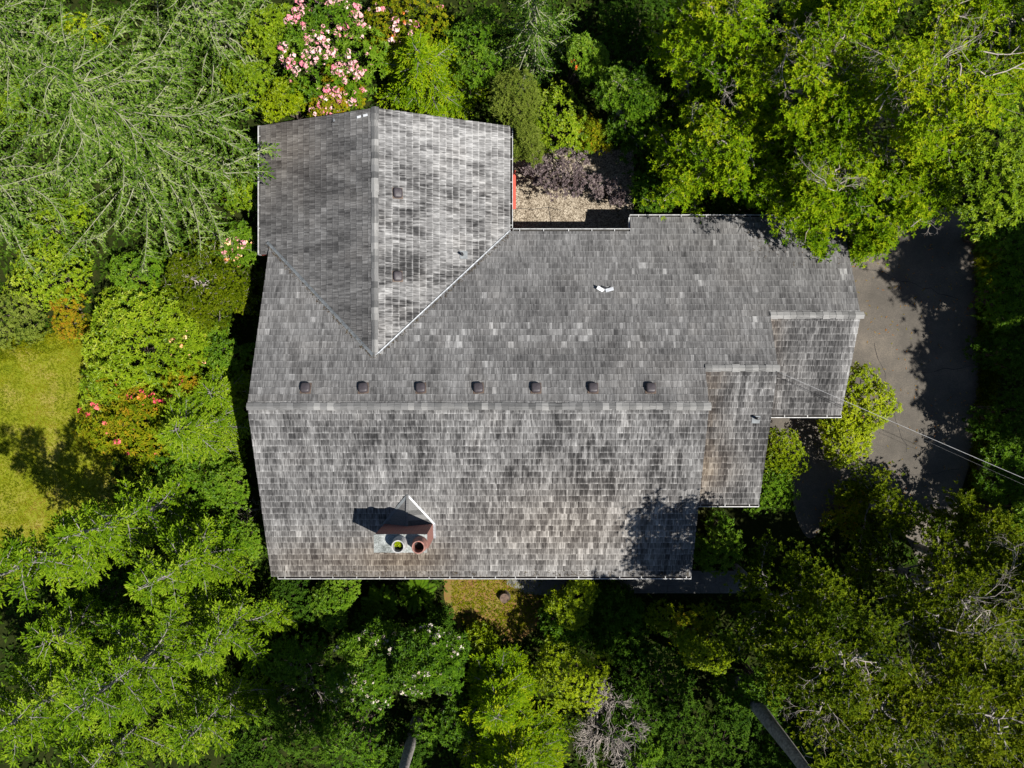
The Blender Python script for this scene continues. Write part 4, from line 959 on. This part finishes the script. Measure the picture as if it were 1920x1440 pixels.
Shrub('dark purple leaved bush at the patio edge', 1060, 325, 68, 2.2, 430, 14, 'purple', name='smoke_bush', k=6, L=0.11, W=0.045, elev=0.5, tone0=0.42, lr=(0.16, 0.30), rough=0.22)
Shrub('smaller purple leaved bush at the right patio corner', 1140, 355, 42, 1.6, 300, 8, 'purple', name='smoke_bush', k=6, L=0.11, W=0.045, elev=0.5, tone0=0.45, lr=(0.16, 0.30), rough=0.22)
Shrub('purple leaved bush beside the red bench', 1000, 318, 36, 1.8, 260, 7, 'purple', name='smoke_bush', k=6, L=0.11, W=0.045, elev=0.5, tone0=0.40, lr=(0.16, 0.30), rough=0.22)
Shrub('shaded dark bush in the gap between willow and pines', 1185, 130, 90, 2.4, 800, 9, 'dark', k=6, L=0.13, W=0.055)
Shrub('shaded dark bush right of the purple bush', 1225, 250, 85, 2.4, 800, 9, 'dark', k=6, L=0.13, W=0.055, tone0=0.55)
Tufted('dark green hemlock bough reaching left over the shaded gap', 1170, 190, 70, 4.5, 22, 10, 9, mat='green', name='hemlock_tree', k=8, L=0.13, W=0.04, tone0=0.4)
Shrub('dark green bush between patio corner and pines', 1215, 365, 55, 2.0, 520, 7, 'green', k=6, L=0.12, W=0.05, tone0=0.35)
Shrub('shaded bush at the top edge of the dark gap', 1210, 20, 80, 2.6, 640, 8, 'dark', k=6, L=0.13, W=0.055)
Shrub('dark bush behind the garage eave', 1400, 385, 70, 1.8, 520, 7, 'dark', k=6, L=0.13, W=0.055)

# right side -------------------------------------------------------------------------------------
Shrub('bright yellow green round bush at the garage corner', 1620, 752, 64, 2.5, 1500, 11, 'bright', k=6, L=0.10, W=0.05, tone0=0.55)
Shrub('bright yellow green bush below the garage corner', 1582, 812, 56, 2.0, 1150, 9, 'bright', k=6, L=0.10, W=0.05, tone0=0.52)
Shrub('yellow green bush in the notch below the garage eave', 1472, 845, 48, 1.5, 700, 8, 'bright', k=6, L=0.10, W=0.045, tone0=0.30, asp=1.3)
Shrub('green bush along the right side of the middle roof', 1450, 930, 55, 1.5, 620, 7, 'green', k=6, L=0.12, W=0.05, tone0=0.5, asp=1.4)
Shrub('green bush below the middle roof eave', 1350, 1010, 55, 1.5, 620, 7, 'green', k=6, L=0.12, W=0.05, tone0=0.6, asp=1.2)
hp = 'hedge bushes along the far driveway edge'
for i, (px, py, r, h, mt, tn, lab) in enumerate((
    (1880, 430, 70, 3.0, 'green', 0.45, 'dark hedge bush at the driveway head, topmost along the far edge'),
    (1895, 545, 68, 2.8, 'green', 0.42, 'hedge bush beyond the driveway, second from the top'),
    (1885, 660, 62, 2.2, 'dark', 0.55, 'hedge bush beyond the driveway, level with the garage ridge'),
    (1890, 770, 66, 2.6, 'dark', 0.55, 'hedge bush beyond the driveway, level with the bright round bush'),
    (1895, 880, 66, 2.6, 'green', 0.40, 'hedge bush beyond the driveway, just under the cable'),
    (1910, 970, 52, 3.4, 'green', 0.62, 'sunlit hedge bush at the right edge below the cable'))):
    Shrub(lab, px, py, r, h, 760, 9, mt, group=hp, name='hedge_bush', k=6, L=0.13, W=0.05, tone0=tn)

# below the house --------------------------------------------------------------------------------
Shrub('small leaved green bush at the south eave left of the chimney', 632, 1125, 56, 2.2, 950, 8, 'green', k=6, L=0.10, W=0.045, tone0=0.62)
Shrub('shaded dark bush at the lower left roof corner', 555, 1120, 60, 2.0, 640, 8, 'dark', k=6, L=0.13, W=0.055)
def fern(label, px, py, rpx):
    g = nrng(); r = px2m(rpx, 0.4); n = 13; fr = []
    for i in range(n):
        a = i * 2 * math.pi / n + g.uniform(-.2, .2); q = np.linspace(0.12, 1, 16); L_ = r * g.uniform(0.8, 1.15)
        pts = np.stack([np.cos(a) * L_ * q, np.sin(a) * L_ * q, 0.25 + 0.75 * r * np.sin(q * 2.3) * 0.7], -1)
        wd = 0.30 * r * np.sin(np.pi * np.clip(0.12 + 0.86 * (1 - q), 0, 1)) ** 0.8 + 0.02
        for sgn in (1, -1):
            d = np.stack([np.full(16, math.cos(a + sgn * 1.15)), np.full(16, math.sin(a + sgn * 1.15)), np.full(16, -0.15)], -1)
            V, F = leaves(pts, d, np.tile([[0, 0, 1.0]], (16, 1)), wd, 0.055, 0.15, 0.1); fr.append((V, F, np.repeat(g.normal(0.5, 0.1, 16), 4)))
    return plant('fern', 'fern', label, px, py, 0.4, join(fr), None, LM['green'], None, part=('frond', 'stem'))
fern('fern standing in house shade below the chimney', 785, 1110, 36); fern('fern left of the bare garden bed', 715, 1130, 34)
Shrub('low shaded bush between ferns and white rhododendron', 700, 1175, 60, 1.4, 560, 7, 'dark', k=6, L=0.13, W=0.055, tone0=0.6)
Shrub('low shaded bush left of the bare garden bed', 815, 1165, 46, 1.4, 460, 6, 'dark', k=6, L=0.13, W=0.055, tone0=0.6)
Shrub('white flowering rhododendron, the left of two', 680, 1255, 88, 4.2, 1100, 15, 'green', name='rhododendron', blooms=[('white', 95)], lr=(0.2, 0.36), tone0=0.36, **RH)
Shrub('white flowering rhododendron, the right of two', 795, 1245, 88, 4.8, 1100, 15, 'green', name='rhododendron', blooms=[('white', 105)], lr=(0.2, 0.36), tone0=0.34, **RH)
Shrub('dark green shrub left of the white rhododendrons', 560, 1235, 75, 2.4, 800, 9, 'green', k=6, L=0.12, W=0.05, tone0=0.42)
Shrub('shaded shrub at the bottom edge left of the pale trunk', 670, 1380, 90, 2.8, 820, 9, 'green', k=6, L=0.12, W=0.05, tone0=0.36)
Shrub('dark shrub at the bottom edge right of the fir group', 560, 1370, 80, 2.4, 640, 8, 'dark', k=6, L=0.13, W=0.055, tone0=0.6)
g = nrng(); plant('bare_shrub', 'shrub', 'grey leafless bush at the bottom edge right of the fir group', 540, 1330, 2.5, None, twiggy(g, 9, 0.9, 0.03, 4, 0.8, 0.9), None, M['deadwood'], part=('crown', 'stem'))
Shrub('low bright green bush below the bare garden bed', 890, 1225, 48, 1.5, 760, 8, 'bright', k=6, L=0.10, W=0.045, tone0=0.25)
Conifer('feathery bright green cypress right of the white rhododendrons', 935, 1290, 78, 4.4, 62, mat='pine', name='feathery_cypress', tw=0.15, tww=0.05, up=0.4, droop=0.25, sec=0.12, twsp=0.06, tone0=0.48)
Conifer('feathery bright green cypress at the bottom edge, centre', 965, 1395, 100, 5.0, 72, mat='pine', name='feathery_cypress', tw=0.16, tww=0.05, up=0.35, droop=0.25, sec=0.13, twsp=0.065, tone0=0.55)
Shrub('shaded green shrub left of the feathery cypresses', 845, 1350, 60, 2.4, 640, 8, 'green', k=6, L=0.12, W=0.05, tone0=0.35)
Shrub('yellow green bush touching the south gutter right of the bare bed', 1078, 1115, 56, 2.7, 1100, 9, 'bright', k=6, L=0.10, W=0.045, tone0=0.28)
Shrub('yellow green bush in the sun below the terrace', 1080, 1255, 72, 3.0, 1300, 10, 'bright', k=6, L=0.10, W=0.045, tone0=0.42)
Shrub('dark green bush between the two yellow green bushes', 1060, 1185, 55, 1.9, 640, 8, 'green', k=6, L=0.12, W=0.05, tone0=0.42)
Shrub('shaded rhododendron below the flagstone terrace', 1165, 1175, 65, 1.8, 640, 8, 'dark', name='rhododendron', tone0=0.5, **RH)
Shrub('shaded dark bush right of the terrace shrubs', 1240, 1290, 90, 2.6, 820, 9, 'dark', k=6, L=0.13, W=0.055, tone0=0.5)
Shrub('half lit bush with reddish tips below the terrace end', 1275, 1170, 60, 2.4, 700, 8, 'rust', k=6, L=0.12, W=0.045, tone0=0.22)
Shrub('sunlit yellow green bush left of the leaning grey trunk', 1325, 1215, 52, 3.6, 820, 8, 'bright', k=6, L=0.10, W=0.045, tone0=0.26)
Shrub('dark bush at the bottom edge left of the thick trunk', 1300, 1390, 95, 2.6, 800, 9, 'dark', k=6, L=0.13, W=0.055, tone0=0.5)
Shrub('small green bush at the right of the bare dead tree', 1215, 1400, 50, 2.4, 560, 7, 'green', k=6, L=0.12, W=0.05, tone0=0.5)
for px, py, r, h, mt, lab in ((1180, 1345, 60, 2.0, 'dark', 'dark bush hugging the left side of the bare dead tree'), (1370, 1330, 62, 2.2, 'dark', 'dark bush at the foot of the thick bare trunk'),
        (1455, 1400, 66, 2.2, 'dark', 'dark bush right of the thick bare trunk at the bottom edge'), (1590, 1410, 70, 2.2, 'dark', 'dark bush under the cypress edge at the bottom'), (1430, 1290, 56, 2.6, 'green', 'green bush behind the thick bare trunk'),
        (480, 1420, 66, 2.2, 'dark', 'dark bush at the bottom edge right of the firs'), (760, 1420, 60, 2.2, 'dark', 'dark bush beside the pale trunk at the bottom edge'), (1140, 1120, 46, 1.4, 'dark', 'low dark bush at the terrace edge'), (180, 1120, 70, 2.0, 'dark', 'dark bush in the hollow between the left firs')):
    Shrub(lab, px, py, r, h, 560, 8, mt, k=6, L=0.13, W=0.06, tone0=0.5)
g = nrng(); V, F = twiggy(g, 4, 1.55, 0.085, 5, 0.95, 0.38, (-0.25, 0.35), nchild=5)
plant('dead_tree', 'tree', 'bare grey dead tree with fine tangled twigs at the bottom edge', 1140, 1405, 2.2, None, (V, F), None, M['deadwood'], part=('crown', 'trunk'))
g = nrng(); plant('dead_tree', 'tree', 'slender bare dead stem right of the thick trunk', 1535, 1400, 1.5, None, twiggy(g, 2, 1.3, 0.05, 3, 1.2, 0.2), None, M['deadwood'], part=('crown', 'trunk'))
g = nrng(); plant('dead_shrub', 'shrub', 'pale bare dead shrub at the bottom edge under the olive cypresses', 1685, 1420, 2.0, None, twiggy(g, 9, 0.8, 0.035, 4, 0.8, 0.8), None, M['deadwood'], part=('crown', 'stem'))
g = nrng(); plant('dead_shrub', 'shrub', 'pale bare dead shrub at the bottom edge below the feathery cypress', 880, 1425, 2.6, None, twiggy(g, 6, 0.8, 0.03, 4, 0.9, 0.7), None, M['deadwood'], part=('crown', 'stem'))
# weeds in the grey flue pot
g = nrng(); n = 26; a = g.uniform(0, 6.28, n); d = np.sqrt(g.uniform(0, 1, n)) * 0.12
pts = np.stack([-3.86 + np.cos(a) * d - 0.02, -5.44 + np.sin(a) * d * 0.8, np.full(n, cz + 0.40)], -1)
V, F, T = rosettes(g, pts, np.tile([[0, 0, 1.0]], (n, 1)), 4, 0.07, 0.035, 0.4, np.full(n, 0.5))
link(bpy.data.objects.new('weeds', mesh_np('weeds', V, F, LM['bright'], {'tone': T})), chim, kind='stuff')

# ------------------------------------------------------------------ ground cover
g = nrng(); n = 30000
px = g.uniform(-150, 2070, n); py = g.uniform(-150, 1590, n); X = (px - 960) * HC / FP; Y = (720 - py) * HC / FP
def inpoly(x, y, poly):
    c = np.zeros(len(x), bool); k = len(poly)
    for i in range(k):
        (x0, y0), (x1, y1) = poly[i], poly[(i + 1) % k]
        c ^= ((y0 > y) != (y1 > y)) & (x < (x1 - x0) * (y - y0) / (y1 - y0 + 1e-12) + x0)
    return c
bad = inpoly(px, py, smooth_poly(DRIVE)) | inpoly(px, py, [(925, 280), (1188, 280), (1188, 445), (925, 445)]) | ((px > 945) & (px < 1395) & (py > 1066) & (py < 1118))
bad |= inpoly(px, py, [(-150, 690), (150, 615), (205, 700), (215, 1000), (60, 1075), (-150, 1100)]) | inpoly(px, py, [(838, 1070), (1030, 1070), (1030, 1140), (975, 1200), (845, 1160)])
bad |= (X > -8.9) & (X < 12.4) & (Y > -6.8) & (Y < 5.4)
pts = np.stack([X, Y, 0.02 + 0.25 * vnoise(X * 1.3, Y * 1.3, 9) ** 2], -1)[~bad]
V, F, T = rosettes(g, pts, np.tile([[0, 0, 1.0]], (len(pts), 1)), 3, 0.22, 0.11, 0.4, 0.15 + 0.6 * vnoise(pts[:, 0] * 0.8, pts[:, 1] * 0.8, 4)); TRI[0] += len(F)
link(bpy.data.objects.new('ground_cover', mesh_np('ground_cover', V, F, LM['litter'], {'tone': T})), None, kind='stuff', label='low dark ground ivy and litter under the trees', cat='ground cover')
def grass(name, poly, n, L, W, label, tone, zb=0.01):
    g = nrng(); b = np.array(poly); px = g.uniform(b[:, 0].min(), b[:, 0].max(), n); py = g.uniform(b[:, 1].min(), b[:, 1].max(), n)
    k = inpoly(px, py, poly); px, py = px[k], py[k]; X = (px - 960) * HC / FP; Y = (720 - py) * HC / FP
    pts = np.stack([X, Y, np.full(len(X), zb)], -1); tn = tone + 0.8 * (vnoise(X * 0.8, Y * 0.8, 31) - 0.5) + 0.45 * (vnoise(X * 4, Y * 4, 32) - 0.5)
    V, F, T = rosettes(g, pts, np.tile([[0, 0, 1.0]], (len(pts), 1)), 3, L, W, 0.75, tn); TRI[0] += len(F)
    link(bpy.data.objects.new(name, mesh_np(name, V, F, LM['grass'], {'tone': T})), None, kind='stuff', label=label, cat='grass')
grass('grass', [(-150, 672), (-60, 668), (10, 640), (70, 632), (120, 606), (165, 602), (185, 640), (212, 690), (226, 760), (222, 850), (230, 940), (212, 1010), (120, 1060), (60, 1090), (-150, 1112)], 23000, 0.075, 0.018, 'short sunny lawn grass at the left picture edge', 0.45)
grass('border_grass', [(-150, 655), (0, 640), (60, 618), (130, 590), (180, 590), (200, 660), (150, 650), (60, 668), (-150, 715)], 2600, 0.20, 0.03, 'longer untidy grass along the upper lawn edge', 0.45)
grass('bed_weeds', [(845, 1075), (1025, 1075), (1020, 1140), (975, 1195), (900, 1200), (850, 1155)], 2200, 0.09, 0.035, 'low weeds scattered over the bare garden bed', 0.55)
g = nrng(); n = 1500; px = g.uniform(1480, 1850, n); py = g.uniform(400, 1320, n); k_ = inpoly(px, py, smooth_poly(DRIVE)); px, py = px[k_], py[k_]
k_ = vnoise(px * 0.02, py * 0.02, 61) + g.uniform(-0.5, 0.3, len(px)) > 0.38; px, py = px[k_], py[k_]
V, F, T = rosettes(g, np.stack([(px - 960) * HC / FP, (720 - py) * HC / FP, np.full(len(px), 0.02)], -1), np.tile([[0, 0, 1.0]], (len(px), 1)), 2, 0.06, 0.03, 0.1, np.full(len(px), 0.8), tj=0.2)
link(bpy.data.objects.new('fallen_leaves', mesh_np('fallen_leaves', V, F, LM['rust'], {'tone': T})), None, kind='stuff', label='fallen leaves scattered over the asphalt driveway', cat='leaf litter')
grass('verge_grass', [(1825, 430), (1865, 430), (1870, 700), (1850, 900), (1815, 960), (1820, 850), (1835, 700)], 5000, 0.28, 0.03, 'long grass along the far driveway edge', 0.25)

mb = MB(); gr_ = random.Random(8)
for (x0, y0), (x1, y1), n in (((1612, 500), (1800, 560), 14), ((1640, 640), (1700, 850), 14), ((1700, 700), (1815, 690), 9), ((1660, 900), (1800, 880), 9)):
    pl = [(x0 + (x1 - x0) * i / n + gr_.uniform(-4, 4), y0 + (y1 - y0) * i / n + gr_.uniform(-4, 4)) for i in range(n + 1)]
    for a, b in zip(pl[:-1], pl[1:]):
        A, B = Vector(P(*a)), Vector(P(*b)); d = (B - A).normalized(); w0 = gr_.uniform(0.004, 0.012); q = Vector((-d.y, d.x, 0)) * w0; z = Vector((0, 0, 0.0155))
        mb.poly([A + q + z, A - q + z, B - q + z, B + q + z])
mb.build('crack', M['soot_and_gap_dark'], bpy.data.objects['driveway'])
g = nrng(); n = 700; t = g.uniform(0, 1, n); grp = g.integers(0, 4, n)
X = np.where(grp == 0, WX + (XEE - WX) * t + g.normal(0.06, 0.07, n), np.where(grp == 1, WX + (XL - WX) * t - g.normal(0.06, 0.07, n), np.where(grp == 2, 9 + 3.7 * t, -9.2 + 16 * t)))
Y = np.where(grp == 0, YV + (YNE - YV) * t - 0.05, np.where(grp == 1, YV + (YVL - YV) * t - 0.05, np.where(grp == 2, 6.4 - np.abs(g.normal(0, 0.9, n)), -7.38 + np.abs(g.normal(0, 0.12, n)))))
Z = np.where(grp == 3, ZR - SL * (YR - Y), ZR - SL * (Y - YR)) + 0.05
V, F, T = rosettes(g, np.stack([X, Y, Z], -1), np.tile([[0, 0, 1.0]], (n, 1)), 2, 0.055, 0.022, 0.05, np.full(n, 0.55), tj=0.25)
link(bpy.data.objects.new('leaf_debris', mesh_np('leaf_debris', V, F, LM['debris'], {'tone': T})), roof, kind='stuff')

# ------------------------------------------------------------------ small things
g_ = random.Random(3)
sx, sy, _ = P(946, 1122, 0.3)
st = thing('tree_stump', 'low round tree stump on the bare garden bed', 'stump', (sx, sy, 0))
mb = MB(); mb.lathe([(0.27, 0.0), (0.23, 0.10), (0.20, 0.30), (0.19, 0.305)], (0, 0, 0), 18); mb.build('stump_side', M['bark_dark'], st)
mb = MB(); mb.lathe([(0.19, 0.305), (0.10, 0.30), (0.0, 0.298)], (0, 0, 0), 18); mb.build('cut_face', M['stump'], st)
bx, by, _ = P(958, 356, 0.45)
bench = thing('bench', 'red painted wooden bench beside the patio under the wing eave', 'bench', (bx - 0.15, by, 0.05))
for i in range(3):
    mb = MB(); mb.box(-0.22 + i * 0.195, -0.035 + i * 0.195, -0.80, 0.80, 0.40, 0.435); mb.build('seat_board', M['red_paint'], bench)
for lx in (-0.15, 0.27):
    for ly in (-0.65, 0.65):
        mb = MB(); mb.box(lx - 0.035, lx + 0.035, ly - 0.035, ly + 0.035, 0, 0.399); mb.build('leg', M['red_paint'], bench)
# overhead service cable from the middle gable to the lower right
a = Vector(P(1459, 697, 4.70)); b = Vector(P(1925, 911, 4.9)); b2 = a + (b - a) * 2.1 + Vector((0, 0.4, 1.2))
pts = []
for i in range(40):
    t = i / 39; p = a.lerp(b2, t); p.z -= 1.5 * t * (1 - t); pts.append(p)
cb = MB(); cb.tube(pts, 0.0085, 6)
cable = cb.build('service_cable', M['cable'], None, smooth=True, label='grey overhead service cable running from the middle gable to the lower right', cat='cable')
a2 = a + Vector((0.02, 0.02, -0.45)); pts = []
for i in range(40):
    t = i / 39; p = a2.lerp(b2 + Vector((0, -0.3, -0.5)), t); p.z -= 1.9 * t * (1 - t); pts.append(p)
cb = MB(); cb.tube(pts, 0.005, 5)
cb.build('telephone_wire', M['pipe'], None, smooth=True, label='thin dark wire running just below the grey overhead cable', cat='cable')
print('plant triangles', TRI[0])
